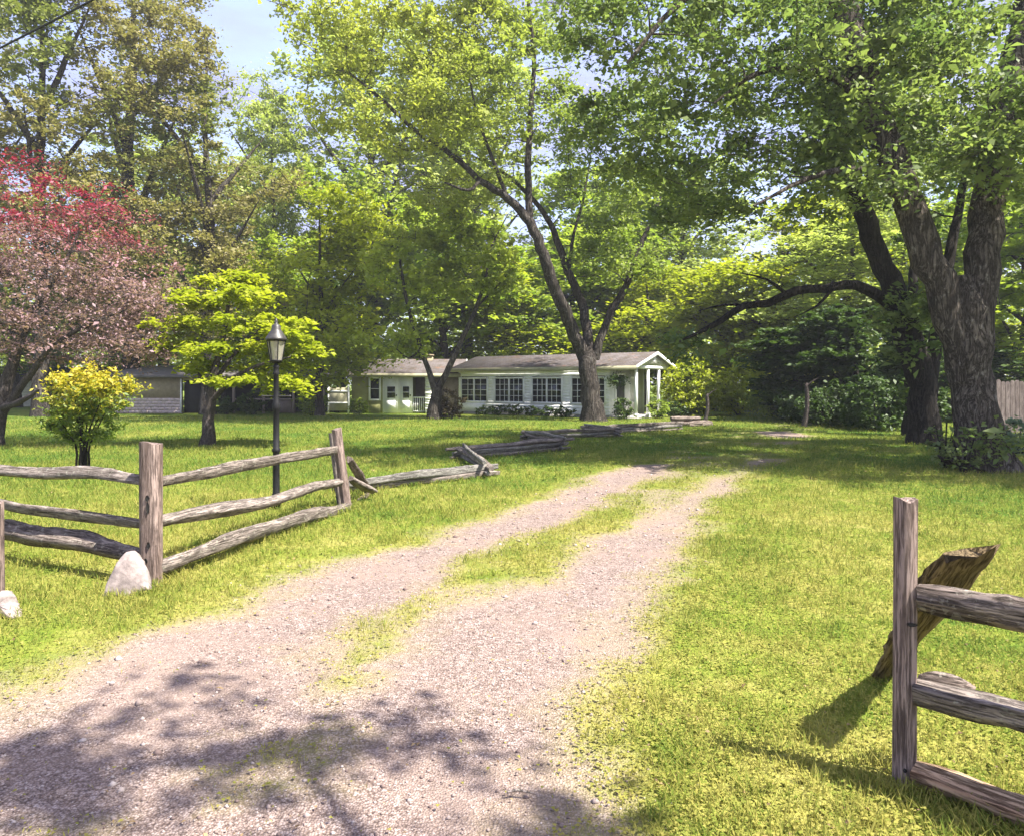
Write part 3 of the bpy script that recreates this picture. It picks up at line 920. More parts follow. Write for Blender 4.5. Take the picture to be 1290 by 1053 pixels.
rail('rail', P(428, 655, 9.75), P(464, 622, 10.9), 0.05, M_RAILD, zf, 392)


# ------------------------------------------------------------------ lamp post
def lathe(acc, prof, sides=20, mat=0, c=(0, 0)):
    pr = np.array(prof, float); n = len(pr); ang = np.arange(sides) * 2 * np.pi / sides
    v = np.stack([c[0] + pr[:, 0][:, None] * np.cos(ang), c[1] + pr[:, 0][:, None] * np.sin(ang), np.repeat(pr[:, 1][:, None], sides, 1)], -1)
    idx = np.arange(n * sides).reshape(n, sides); p, q = idx[:-1], idx[1:]
    acc.add(v.reshape(-1, 3), np.stack([p, np.roll(p, -1, 1), np.roll(q, -1, 1), q], -1).reshape(-1, 4), mat)


lb = G(348, 9.7)
lamp = empty('lamp_post', lb + np.array([0, 0, 0.07]), 'black lamp post with a glass lantern on top standing behind the left rail fence', 'lamp post')
a = Acc(); lathe(a, [(0.0, -0.05), (0.062, -0.05), (0.062, 0.10), (0.052, 0.14), (0.046, 0.16), (0.044, 0.70), (0.055, 0.715), (0.055, 0.745), (0.042, 0.76), (0.040, 1.27), (0.056, 1.29), (0.048, 1.315), (0.056, 1.34), (0.036, 1.38), (0.033, 1.74), (0.047, 1.76), (0.036, 1.79), (0.034, 1.84), (0.045, 1.86), (0.02, 1.9), (0.0, 1.9)], 18)
a.build('pole', M_BLACKM, lamp, True)
a = Acc(); a.xf(np.eye(4)) if a.v else None
lathe(a, [(0.0, -0.2), (0.011, -0.2), (0.014, -0.19), (0.009, -0.17), (0.009, 0.17), (0.014, 0.19), (0.011, 0.2), (0, 0.2)], 8)
R_ = np.eye(4); R_[:3, :3] = np.array([[0, 0, 1], [0, 1, 0], [-1, 0, 0]]); R_[2, 3] = 1.46; a.xf(R_)
a.build('ladder_bar', M_CAPM, lamp, True)
h0 = 1.90
a = Acc()
lathe(a, [(0.0, h0), (0.055, h0), (0.085, h0 + 0.03), (0.09, h0 + 0.045), (0.0, h0 + 0.045)], 6)
a.build('lantern_base', M_BLACKM, lamp)
a = Acc()
lathe(a, [(0.078, h0 + 0.046), (0.122, h0 + 0.30)], 6); a.build('lantern_glass', M_LGLASS, lamp)
a = Acc()
for k in range(6):
    an = k * math.pi / 3
    tube(a, [[0.08 * math.cos(an), 0.08 * math.sin(an), h0 + 0.04], [0.126 * math.cos(an), 0.126 * math.sin(an), h0 + 0.305]], [0.007, 0.007], 6)
lathe(a, [(0.118, h0 + 0.30), (0.136, h0 + 0.30), (0.136, h0 + 0.315), (0.118, h0 + 0.315)], 6)
a.build('lantern_frame', M_BLACKM, lamp)
a = Acc(); lathe(a, [(0.0, h0 + 0.05), (0.018, h0 + 0.05), (0.018, h0 + 0.14), (0.026, h0 + 0.16), (0.022, h0 + 0.2), (0.0, h0 + 0.23)], 10)
a.build('bulb', flat_mat('frosted_bulb', (0.75, 0.72, 0.62), 0.4), lamp, True)
a = Acc(); lathe(a, [(0.0, h0 + 0.316), (0.150, h0 + 0.316), (0.140, h0 + 0.345), (0.085, h0 + 0.43), (0.06, h0 + 0.47), (0.062, h0 + 0.51), (0.04, h0 + 0.53), (0.018, h0 + 0.545), (0.025, h0 + 0.57), (0.012, h0 + 0.60), (0.0, h0 + 0.62)], 12)
a.build('lantern_cap', M_CAPM, lamp, True)

# stick lying on the gravel
sp = G(655, 2.95)
a = Acc(); tube(a, np.array([[-0.055, 0, 0.012], [-0.01, 0.006, 0.018], [0.05, -0.006, 0.012]]) + sp, [0.005, 0.006, 0.003], 6)
tag(a.build('stick', M_RAIL, None, True, None), 'short pale stick lying on the bare gravel in the foreground', 'stick')


# ------------------------------------------------------------------ house
th = math.radians(36)
HO = np.array([-3.03, 40.67, 0.0])
house = empty('house', HO, 'long low white house with paned windows and a gabled porch behind the large forked tree', 'house')
MW = np.eye(4); MW[:3, :3] = np.array([[math.cos(th), math.sin(th), 0], [-math.sin(th), math.cos(th), 0], [0, 0, 1]])
MB = np.eye(4); MB[:3, 3] = np.array([0, 41.0, 0]) - HO


def hpart(name, acc, M, mats, parent=None):
    acc.xf(M)
    return acc.build(name, mats, parent or house)


LW, DW, PW, EV, RG = 9.65, 3.9, 1.4, 2.56, 3.16


def siding(acc, x0, x1, z0, z1, y, openings, h=0.15):
    """horizontal lap boards broken around openings"""
    z = z0
    while z < z1 - 0.01:
        zt = min(z + h, z1)
        cuts = [(x0, x1)]
        for (a, b, c, d) in openings:
            if zt > c + 0.01 and z < d - 0.01:
                new = []
                for (p, q) in cuts:
                    if b <= p or a >= q: new.append((p, q)); continue
                    if a > p: new.append((p, a))
                    if b < q: new.append((b, q))
                cuts = new
        for p, q in cuts:
            acc.add([[p, y - 0.025, z], [q, y - 0.025, z], [q, y - 0.006, zt], [p, y - 0.006, zt], [p, y + 0.08, z], [q, y + 0.08, z], [q, y + 0.08, zt], [p, y + 0.08, zt]],
                    [[0, 1, 2, 3], [0, 4, 5, 1], [3, 2, 6, 7], [0, 3, 7, 4], [1, 5, 6, 2]])
        z = zt


wins = [(0.2, 2.05), (2.6, 4.5), (5.07, 6.9), (7.5, 9.4)]
WZ0, WZ1 = 0.72, 1.93
a = Acc(); siding(a, 0, LW, 0.12, EV + 0.05, 0, [(w0, w1, WZ0, WZ1) for w0, w1 in wins])
a.box(0, 0.1, 0.085, DW, 0.0, EV); a.box(0.1, LW, DW - 0.1, DW, 0, EV)
hpart('wall', a, MW, M_WHITE)
a = Acc(); a.box(LW - 0.1, LW, 0.085, DW - 0.1, 0.0, EV); hpart('end_wall', a, MW, M_WHITE)
a = Acc(); a.box(-0.02, LW + 0.02, 0.02, 0.12, -0.15, 0.115); hpart('foundation', a, MW, M_CONC)


def window(x0, x1, z0, z1, y, M, cols=2, rows=4, sash=2, fw=0.09):
    a = Acc()
    a.box(x0 - fw, x0, y - 0.05, y + 0.05, z0 - fw, z1 + fw); a.box(x1, x1 + fw, y - 0.05, y + 0.05, z0 - fw, z1 + fw)
    a.box(x0, x1, y - 0.05, y + 0.05, z1, z1 + fw); a.box(x0, x1, y - 0.07, y + 0.05, z0 - fw, z0)
    wd = (x1 - x0) / sash
    for s in range(sash):
        s0 = x0 + s * wd; s1 = s0 + wd
        if s: a.box(s0 - 0.04, s0 + 0.04, y - 0.04, y + 0.04, z0, z1)
        for c in range(1, cols): xx = s0 + wd * c / cols; a.box(xx - 0.011, xx + 0.011, y - 0.014, y + 0.02, z0, z1)
        for r in range(1, rows): zz_ = z0 + (z1 - z0) * r / rows; a.box(s0, s1, y - 0.012, y + 0.018, zz_ - 0.011, zz_ + 0.011)
    w = hpart('window', a, M, M_WHITE)
    g = Acc(); g.box(x0, x1, y + 0.021, y + 0.03, z0, z1); hpart('pane', g, M, M_GLASS, w)
    return w


for i, (w0, w1) in enumerate(wins):
    window(w0 + 0.02, w1 - 0.02, WZ0, WZ1, 0.0, MW, 3 if i else 2, 4, 2)
a = Acc(); a.box(0.15, 1.85, -0.05, 0.0, 0.16, 0.60); a.box(0.2, 1.8, -0.07, -0.05, 0.2, 0.56); hpart('panel_board', a, MW, M_WHITE)

# roof: two slabs with overhangs and fascia
OV = 0.42


def gable_roof(x0, x1, d, ev, rg, ov, M, thick=0.10):
    a = Acc(); s = (rg - ev) / (d / 2); zl = ev - s * ov
    for sgn in (0, 1):
        y0, y1 = (-ov, d / 2) if sgn == 0 else (d + ov, d / 2)
        v = [[x0, y0, zl], [x1, y0, zl], [x1, y1, rg], [x0, y1, rg]]
        vt = [[p[0], p[1], p[2] + thick] for p in v]
        a.add(v + vt, [[0, 3, 2, 1], [4, 5, 6, 7], [0, 1, 5, 4], [1, 2, 6, 5], [3, 0, 4, 7]])
    r = hpart('roof', a, M, M_ROOF)
    f = Acc(); f.box(x0, x1, -ov - 0.03, -ov - 0.002, zl - 0.12, zl + 0.09); hpart('fascia', f, M, M_FASCIA, r)
    f = Acc(); f.box(x0 + 0.05, x1 - 0.05, -ov, 0.0, ev - s * 0 - 0.17, ev - 0.14); hpart('soffit', f, M, M_CREAM, r)
    f = Acc()
    for xx in (x1 + 0.002,):
        for (ya, za, yb, zb) in ((-ov, zl, d / 2, rg), (d + ov, zl, d / 2, rg)):
            f = Acc()
            f.add([[xx, ya, za - 0.07], [xx, yb, zb - 0.07], [xx, yb, zb + 0.11], [xx, ya, za + 0.11],
                   [xx + 0.022, ya, za - 0.07], [xx + 0.022, yb, zb - 0.07], [xx + 0.022, yb, zb + 0.11], [xx + 0.022, ya, za + 0.11]],
                  [[0, 1, 2, 3], [7, 6, 5, 4], [0, 4, 5, 1], [3, 2, 6, 7]])
            hpart('barge_board', f, M, M_WHITE, r)
    return r


gable_roof(-0.3, LW + PW + 0.25, DW, EV, RG, OV, MW)
# porch
a = Acc(); a.box(LW, LW + PW + 0.1, 0, DW, -0.1, 0.10); hpart('porch_floor', a, MW, M_CONC)
for (u, v_) in ((LW + PW, 0.06), (LW + PW, 1.35), (LW + PW, 2.6), (LW + PW, DW - 0.1)):
    a = Acc(); a.box(u - 0.06, u + 0.06, v_ - 0.06, v_ + 0.06, 0.10, EV - 0.18); a.box(u - 0.09, u + 0.09, v_ - 0.09, v_ + 0.09, 0.101, 0.22); hpart('porch_post', a, MW, M_WHITE)
a = Acc(); a.box(LW, LW + PW + 0.08, -0.02, 0.14, EV - 0.17, EV); a.box(LW + PW - 0.08, LW + PW + 0.08, 0.14, DW, EV - 0.17, EV); hpart('porch_beam', a, MW, M_WHITE)
a = Acc()
gx = LW + PW + 0.06
nb = 16
for k in range(nb):     # vertical gable boards
    ya = DW * k / nb; yb = DW * (k + 1) / nb - 0.012
    za = EV + (RG - EV) * (1 - abs(ya - DW / 2) / (DW / 2)); zb = EV + (RG - EV) * (1 - abs(yb - DW / 2) / (DW / 2))
    a.add([[gx, ya, EV], [gx, yb, EV], [gx, yb, zb], [gx, ya, za], [gx + 0.03, ya, EV], [gx + 0.03, yb, EV], [gx + 0.03, yb, zb], [gx + 0.03, ya, za]],
          [[0, 3, 2, 1], [4, 5, 6, 7], [0, 1, 5, 4], [2, 3, 7, 6], [0, 4, 7, 3], [1, 2, 6, 5]])
hpart('gable', a, MW, M_CREAM)
a = Acc()
for an in range(4):
    t = an * math.pi / 4; dy, dz = 0.2 * math.cos(t), 0.2 * math.sin(t)
    tube(a, [[gx + 0.05, DW / 2 - dy, EV + 0.35 - dz], [gx + 0.05, DW / 2 + dy, EV + 0.35 + dz]], [0.02, 0.02], 6)
hpart('gable_star', a, MW, M_WHITE)
# porch door and window on the end wall
a = Acc()
xw = LW + 0.001
a.box(xw, xw + 0.05, 0.60, 1.5, 0.10, 2.1)
dr = hpart('door', a, MW, flat_mat('door_dark', (0.06, 0.06, 0.055), 0.5))
a = Acc(); a.box(xw, xw + 0.08, 0.48, 0.60, 0.10, 2.2); a.box(xw, xw + 0.08, 1.5, 1.62, 0.10, 2.2); a.box(xw, xw + 0.08, 0.60, 1.5, 2.1, 2.2); hpart('door_frame', a, MW, M_WHITE, dr)
a = Acc(); lathe(a, [(0, -0.03), (0.03, -0.02), (0.03, 0.02), (0, 0.03)], 8); T_ = np.eye(4); T_[:3, 3] = [xw + 0.09, 0.7, 1.05]; a.xf(T_); hpart('handle', a, MW, M_CAPM, dr)
MWr = MW @ np.array([[0, -1, 0, xw], [1, 0, 0, 0], [0, 0, 1, 0], [0, 0, 0, 1]], float)
window(2.2, 3.0, 0.75, 1.95, 0.0, MWr, 2, 3, 1)

# older left part of the house
BX0, BX1, BE, BR, BD = -9.2, -2.75, 2.28, 3.05, 4.6
a = Acc(); a.box(BX0, -8.2, 0, 0.1, 0.0, BE); a.box(-8.2, -7.55, 0, 0.1, 0.0, 0.7); a.box(-7.55, -7.42, 0, 0.1, 0, BE); a.box(-8.2, -7.55, 0, 0.1, 2.05, BE)
hpart('old_wall', a, MB, M_OLIVEW)
window(-8.12, -7.62, 0.8, 1.95, 0.0, MB, 1, 2, 1, 0.1)
a = Acc(); a.box(-7.42, -5.7, 0, 0.1, 0, BE); hpart('entry_wall', a, MB, M_WHITE)
for (x0, x1) in ((-7.3, -6.55), (-6.4, -5.75)):
    a = Acc(); a.box(x0, x1, -0.05, -0.002, 0.05, 2.0); a.box(x0 + 0.12, x1 - 0.12, -0.065, -0.05, 0.2, 0.7)
    d_ = hpart('door', a, MB, M_WHITE)
    w = Acc(); w.box(x0 + 0.15, x1 - 0.15, -0.06, -0.052, 0.85, 1.5); hpart('pane', w, MB, M_GLASS, d_)
    w = Acc(); w.box(x0 + 0.15, x1 - 0.15, -0.07, -0.0605, 1.16, 1.19); hpart('glazing_bar', w, MB, M_WHITE, d_)
    w = Acc(); w.box(x1 - 0.1, x1 - 0.05, -0.1, -0.05, 0.95, 1.05); hpart('handle', w, MB, M_BLACKM, d_)
a = Acc(); a.box(-8.3, -5.6, -0.06, -0.002, 2.06, 2.16); hpart('trim_board', a, MB, M_WHITE)
a = Acc()
for k in range(7): a.box(-5.66 + k * 0.11, -5.62 + k * 0.11, -0.02, 0.02, 0.1, 0.85)
a.box(-5.68, -4.95, -0.03, 0.03, 0.85, 0.92); a.box(-5.68, -4.95, -0.03, 0.03, 0.06, 0.11); hpart('railing', a, MB, M_WHITE)
a = Acc(); a.box(-5.7, -2.75, 1.3, 1.4, 0, BE); hpart('recess_wall', a, MB, M_TAUPE)
a = Acc()
for k in range(15):
    j = 0.012 * (k % 2); a.box(-4.95 - j, -4.5 + j, -0.22 - j, 0.1 + j, 0.15 * k, 0.15 * k + 0.142)
hpart('brick_pillar', a, MB, M_WHITE)
a = Acc(); a.box(-3.95, -2.8, 0.3, 0.4, 0, BE); hpart('side_wall', a, MB, M_TAUPE)
a = Acc(); a.box(BX0, BX0 + 0.1, 0.1, BD, 0, BE); a.box(BX0 + 0.1, BX1, BD - 0.1, BD, 0, BE); hpart('back_wall', a, MB, M_OLIVEW)
rb_ = gable_roof(BX0 - 0.3, BX1, BD, BE, BR, 0.4, MB)
a = Acc(); a.box(-5.4, -4.8, 2.0, 2.6, 2.6, 3.35); a.box(-5.45, -4.75, 1.95, 2.65, 3.35, 3.42); hpart('chimney', a, MB, M_BROWNW, rb_)

# garden gate panel between house and outbuilding
gp = empty('gate_panel', P(427, 522, 40.2) * np.array([1, 1, 0]), 'pale weathered gate panel beside the left end of the house', 'gate')
a = Acc(); a.box(-0.55, 0.5, -0.03, 0.03, 0.15, 1.45); a.build('panel', M_FASCIA, gp)
a = Acc(); a.box(-0.63, -0.55, -0.05, 0.05, 0, 1.6); a.build('gate_post', M_WHITE, gp)
a = Acc(); a.box(0.5, 0.58, -0.05, 0.05, 0, 1.6); a.build('gate_post', M_WHITE, gp)
for zz_ in (0.55, 1.2):
    a = Acc(); a.box(-0.55, 0.5, -0.05, -0.031, zz_, zz_ + 0.08); a.build('brace', M_WHITE, gp)

# outbuilding
OB = np.array([-16.0, 40.5, 0.0])
ob = empty('outbuilding', OB, 'low outbuilding with pinkish block wall, dark doorway and open bay behind the layered tree', 'outbuilding')


def opart(n, acc, mat): return acc.build(n, mat, ob)


a = Acc(); a.box(-6.5, -2.72, 0, 0.15, 0, 0.85)
for r in range(5):
    for c in range(10): a.box(-6.5 + c * 0.378 + (0.19 if r % 2 else 0), -6.5 + c * 0.378 + 0.365 + (0.19 if r % 2 else 0) - (0.19 if r % 2 and c == 9 else 0), -0.012, -0.001, r * 0.17, r * 0.17 + 0.158)
opart('block_wall', a, M_PINKW)
a = Acc(); a.box(-6.5, -2.72, 0.02, 0.14, 0.85, 2.05); a.box(-1.62, -1.45, 0, 0.14, 0, 2.05); a.box(-2.72, -1.62, 0.02, 0.14, 1.85, 2.05); opart('upper_wall', a, M_BROWNW)
a = Acc(); a.box(-2.72, -1.62, 0.3, 0.35, 0, 1.85); opart('doorway', a, M_DARKIN)  # near-black panel stands in for the unlit inside
for x in (-2.80, -1.62):
    a = Acc(); a.box(x, x + 0.08, -0.03, 0.1, 0, 1.93); opart('door_jamb', a, M_WHITE)
a = Acc(); a.box(-1.45, 5.6, 3.0, 3.1, 0, 2.05); opart('back_wall', a, M_DARKIN)  # wall coloured near-black to carry the shade inside the bay
a = Acc(); a.box(-6.5, -6.4, 0.15, 3.0, 0, 2.05); opart('side_wall', a, M_BROWNW)
for x in (0.2, 1.9, 3.6, 5.3):
    a = Acc(); a.box(x - 0.06, x + 0.06, 0, 0.12, 0, 2.05); opart('bay_post', a, M_TAUPE)
a = Acc(); a.box(0.27, 5.23, 0.03, 0.08, 0.75, 0.83); opart('bay_rail', a, M_TAUPE)
a = Acc(); a.box(2.4, 3.3, 0.6, 1.6, 0.0, 0.7); a.box(2.35, 3.35, 0.55, 1.65, 0.7, 0.75); opart('workbench', a, M_TAUPE)
a = Acc()
v = [[-6.9, -0.5, 2.0], [6.0, -0.5, 2.0], [6.0, 3.4, 2.65], [-6.9, 3.4, 2.65]]
a.add(v + [[p[0], p[1], p[2] + 0.12] for p in v], [[0, 3, 2, 1], [4, 5, 6, 7], [0, 1, 5, 4], [1, 2, 6, 5], [2, 3, 7, 6], [3, 0, 4, 7]])
opart('roof', a, flat_mat('grey_roof', (0.15, 0.135, 0.125), 0.85, 2, 0.3))

# far shed at the left edge
fs = empty('shed', P(60, 520, 52) * np.array([1, 1, 0]), 'small pale shed far behind the red leaved tree', 'shed')
a = Acc(); siding(a, -3, 3, 0.0, 2.0, 0, [(-0.6, 0.6, 0, 1.7)], 0.2); a.box(-3, 3, 3.4, 3.5, 0, 2.0); a.box(-3, -2.9, 0.081, 3.4, 0, 2); a.box(2.9, 3, 0.081, 3.4, 0, 2); a.build('wall', M_CREAM, fs)
a = Acc(); a.box(-0.55, 0.55, 0.02, 0.06, 0, 1.65); a.build('door', M_DARKIN, fs)
a = Acc(); v = [[-3.3, -0.4, 1.95], [3.3, -0.4, 1.95], [3.3, 1.75, 2.9], [-3.3, 1.75, 2.9], [3.3, 3.9, 1.95], [-3.3, 3.9, 1.95]]
a.add(v, [[0, 1, 2, 3], [3, 2, 4, 5]]); a.add([[p[0], p[1], p[2] - 0.1] for p in v], [[3, 2, 1, 0], [5, 4, 2, 3]]); a.build('roof', M_ROOF, fs)

# board fence on the right
bf = empty('board_fence', np.array([16.3, 24.5, 0]), 'tall reddish grey board fence at the right edge behind the big trunk', 'fence')
for k in range(24):
    rng = random.Random(k)
    a = Acc(); h = 1.72 + rng.uniform(-0.04, 0.05); w = 0.145
    x = k * 0.16
    a.add([[x, 0, 0.0], [x + w, 0, 0], [x + w, 0, h], [x + w * 0.7, 0, h + 0.05], [x + w * 0.3, 0, h + 0.05], [x, 0, h],
           [x, 0.025, 0.0], [x + w, 0.025, 0], [x + w, 0.025, h], [x + w * 0.7, 0.025, h + 0.05], [x + w * 0.3, 0.025, h + 0.05], [x, 0.025, h]],
          [[0, 1, 2, 3, 4, 5]])
    a.add([[x, 0, 0], [x, 0.025, 0], [x, 0.025, h], [x, 0, h]], [[0, 3, 2, 1]]); a.add([[x + w, 0, 0], [x + w, 0.025, 0], [x + w, 0.025, h], [x + w, 0, h]], [[0, 1, 2, 3]])
    a.add([[x, 0, h], [x + w * .3, 0, h + .05], [x + w * .7, 0, h + .05], [x + w, 0, h], [x, 0.025, h], [x + w * .3, 0.025, h + .05], [x + w * .7, 0.025, h + .05], [x + w, 0.025, h]], [[0, 1, 5, 4], [1, 2, 6, 5], [2, 3, 7, 6]])
    a.build('board', M_BOARD, bf)
for zz_ in (0.3, 1.4):
    a = Acc(); a.box(0, 3.9, 0.03, 0.08, zz_, zz_ + 0.1); a.build('cross_rail', M_BOARD, bf)

# ------------------------------------------------------------------ hero trees
def lim(*pts):
    return [P(p[0], p[1], p[2]) for p in pts], [p[3] for p in pts]


bt = G(1236, 14.2)
trunk = lim((1236, 592, 14.2, 0.60), (1235, 565, 14.2, 0.46), (1230, 515, 14.2, 0.39), (1221, 440, 14.2, 0.41), (1213, 392, 14.2, 0.38), (1207, 350, 14.25, 0.20))
trunk[0][0] = bt + np.array([0, 0, -0.12])
rngx = np.random.default_rng(77)
# clump of sprouts around the foot of the trunk
sprout = np.array([9.3, 13.5, 0.55]) + rngx.normal(size=(260, 3)) * np.array([0.40, 0.2, 0.2])
make_tree('maple_tree', 'massive old tree with a thick forked rough trunk at the right of the photo', 'tree', None,
          [trunk,
           lim((1216, 480, 14.2, 0.25), (1199, 405, 14.2, 0.30), (1171, 330, 14.2, 0.29), (1146, 260, 14.3, 0.29), (1121, 190, 14.5, 0.27), (1092, 110, 14.7, 0.28), (1066, 20, 15, 0.25), (1045, -80, 15.3, 0.2), (1020, -240, 15.6, 0.1)),
           lim((1226, 480, 14.2, 0.27), (1230, 400, 14.2, 0.31), (1237, 320, 14.3, 0.31), (1247, 250, 14.5, 0.31), (1259, 180, 14.7, 0.31), (1276, 100, 15, 0.28), (1292, 20, 15.3, 0.25), (1310, -160, 15.8, 0.12)),
           lim((1068, 25, 15, 0.15), (1000, -40, 14.6, 0.12), (920, -40, 14.2, 0.09), (850, 10, 13.9, 0.06), (790, 80, 13.6, 0.025)),
           lim((1100, 130, 14.6, 0.12), (1030, 90, 14.6, 0.09), (960, 90, 14.5, 0.06), (900, 130, 14.4, 0.025)),
           lim((1146, 262, 14.3, 0.1), (1090, 215, 13.8, 0.07), (1020, 225, 13.5, 0.05), (950, 260, 13.3, 0.02))],
          [((6.5, 15.6, 8.8), (3.9, 3.0, 2.2), 84), ((10.5, 16.4, 9.6), (4.2, 3.0, 2.8), 84), ((3.2, 14.6, 9.3), (2.1, 2.0, 1.5), 30),
           ((5.2, 15.4, 6.2), (2.2, 1.8, 1.0), 32), ((8.3, 13.6, 6.7), (2.0, 1.2, 0.7), 16), ((8.4, 13.3, 5.7), (2.5, 0.7, 0.5), 13), ((13.5, 11.6, 9.6), (3.4, 2.6, 2.0), 60), ((17, 10.5, 9), (3, 3, 2), 40), ((8, 16, 13), (5.5, 4.0, 2.5), 60),
           ((13, 16, 7.5), (2.5, 3, 2), 34), ((6.9, 14.8, 7.7), (2.4, 1.4, 1.2), 30), ((3.0, 15.5, 7.2), (1.6, 1.4, 1.0), 14)],
          LF_MAPLE, M_OAK, 21, leaf=0.12, per=270, crad=1.0, cflat=0.6, sides=32, rough=0.17, base=bt, extra=sprout, droop=0.3, flare=(5, 0.5, 0.7), twigs=6)

rt = np.array([7.0, -4.5, 0.0]); rt[2] = gz1(7.0, -4.5)
A_ = lambda *q: np.array(q, float)
make_tree('roadside_tree', 'leafy roadside tree whose dappled shadow falls across the gravel in the foreground', 'tree', None,
          [([rt + A_(0, 0, -0.1), rt + A_(0, 0, 2), rt + A_(-0.4, 0.4, 5), rt + A_(-0.2, 0.2, 9), rt + A_(0, 0, 12)], [0.4, 0.32, 0.27, 0.15, 0.04]),
           ([rt + A_(-0.4, 0.4, 4.6), rt + A_(-1.2, 2, 6.8), rt + A_(-2.0, 3.8, 8.0), rt + A_(-2.9, 5.3, 8.6)], [0.18, 0.13, 0.08, 0.03]),
           ([rt + A_(-0.3, 0.3, 5.5), rt + A_(1, -2, 8), rt + A_(2, -3.5, 9.5)], [0.15, 0.1, 0.03])],
          [(A_(3.6, 0.85, 8.7), (1.2, 0.7, 0.4), 12, 0.3), (rt + A_(0.5, -1.5, 10), (3.2, 2.6, 2.2), 60), (A_(4.95, 0.35, 8.6), (0.4, 0.3, 0.25), 3)],
          LF_MAPLE, M_OAK, 19, leaf=0.13, per=120, crad=0.62, base=rt, sparse=0.4)

st_ = np.array([20.0, 11.0, 0.0]); st_[2] = gz1(20.0, 11.0)
make_tree('shade_tree', 'broad tree past the right edge whose shade lies across the lawn beside the massive trunk', 'tree', None,
          [([st_ + A_(0, 0, -0.1), st_ + A_(0, 0, 2.5), st_ + A_(-0.3, 0.2, 6), st_ + A_(0, 0, 10), st_ + A_(0.2, 0, 13)], [0.4, 0.3, 0.25, 0.15, 0.04]),
           ([st_ + A_(-0.2, 0.1, 4.5), st_ + A_(-2.5, 1, 7), st_ + A_(-4.5, 2, 8.5)], [0.2, 0.14, 0.04]),
           ([st_ + A_(-0.2, 0.1, 5), st_ + A_(1, 3.5, 7.5), st_ + A_(0, 6.5, 9)], [0.2, 0.14, 0.04])],
          [(A_(16.5, 12.5, 9.3), (3.5, 3.5, 2.0), 70), (A_(19, 17, 9.5), (4, 3.5, 2.3), 70), (A_(20.5, 10.5, 11), (3.5, 3.5, 2.2), 50)],
          LF_MAPLE, M_OAK, 18, leaf=0.16, per=220, crad=0.95, base=st_, sparse=0.2)

b2t = G(1168, 19.7)
tk = lim((1170, 562, 19.7, 0.42), (1166, 530, 19.7, 0.37), (1158, 470, 19.7, 0.35), (1147, 425, 19.7, 0.34), (1130, 385, 19.6, 0.31), (1098, 300, 19.5, 0.28), (1065, 220, 19.3, 0.24), (1042, 130, 19.2, 0.2), (1020, 0, 19, 0.14))
tk[0][0] = b2t + np.array([0, 0, -0.1])
make_tree('leaning_tree', 'dark leaning tree behind the massive trunk with a long bare bough reaching left', 'tree', None,
          [tk, lim((1132, 390, 19.6, 0.17), (1095, 368, 19, 0.14), (1066, 359, 18.7, 0.125), (1040, 364, 18.6, 0.118), (1003, 367, 18.3, 0.11), (968, 382, 18.2, 0.10), (938, 386, 18.1, 0.09), (893, 413, 18, 0.065), (856, 430, 17.8, 0.02)),
           lim((990, 370, 18.25, 0.05), (965, 352, 18.0, 0.035), (935, 345, 17.8, 0.015)), lim((938, 386, 18.1, 0.05), (912, 384, 18.4, 0.03), (880, 392, 18.6, 0.012)), lim((1050, 362, 18.6, 0.05), (1030, 385, 18.3, 0.03), (1000, 400, 18.1, 0.012)),
           lim((1168, 500, 19.7, 0.2), (1180, 420, 20, 0.18), (1195, 330, 20.3, 0.15), (1220, 200, 21, 0.08))],
          [((8, 20.8, 10.5), (4.5, 3.5, 2.6), 60), ((12.5, 21, 9.5), (3.5, 3.5, 3), 45), ((5.0, 20.5, 7.2), (2.0, 1.5, 1.0), 18), ((4.6, 18.4, 2.6), (0.9, 0.5, 0.4), 5),
           ((10.8, 19.2, 3.2), (0.7, 0.5, 1.3), 12)],
          LF_MAPLE, M_DARKB, 22, leaf=0.17, per=210, crad=0.95, sides=18, base=b2t, flare=(4, 0.4, 0.2))

b3 = G(1151, 23.2)
tk = lim((1151, 549, 23.2, 0.24), (1149, 500, 23.2, 0.2), (1147, 440, 23.2, 0.18), (1150, 360, 23.3, 0.15), (1158, 260, 23.5, 0.1))
tk[0][0] = b3 + np.array([0, 0, -0.1])
make_tree('slender_tree', 'slender ivy clad dark trunk just left of the massive forked trunk', 'tree', None, [tk],
          [((13.2, 23.5, 8), (2.2, 2, 2), 26), ((12.9, 22.9, 2.2), (0.4, 0.3, 1.6), 16)], LF_SHRUB, M_DARKB, 23, leaf=0.14, per=120, crad=0.5, sides=10, base=b3)

bc = G(747, 32.4)
tk = lim((747, 530, 32.4, 0.550), (745, 512, 32.4, 0.447), (742, 480, 32.4, 0.404), (739, 452, 32.4, 0.396), (737, 440, 32.4, 0.344))
tk[0][0] = bc + np.array([0, 0, -0.15])


def tint_centre(p, rng):
    t = sstep(3.5, -4.5, p[:, 0]) * (0.45 + 0.6 * fbm(p[:, 0] * 0.5, p[:, 2] * 0.5, 5, 2))
    return np.clip(t + rng.normal(0, 0.12, len(p)), 0, 1)


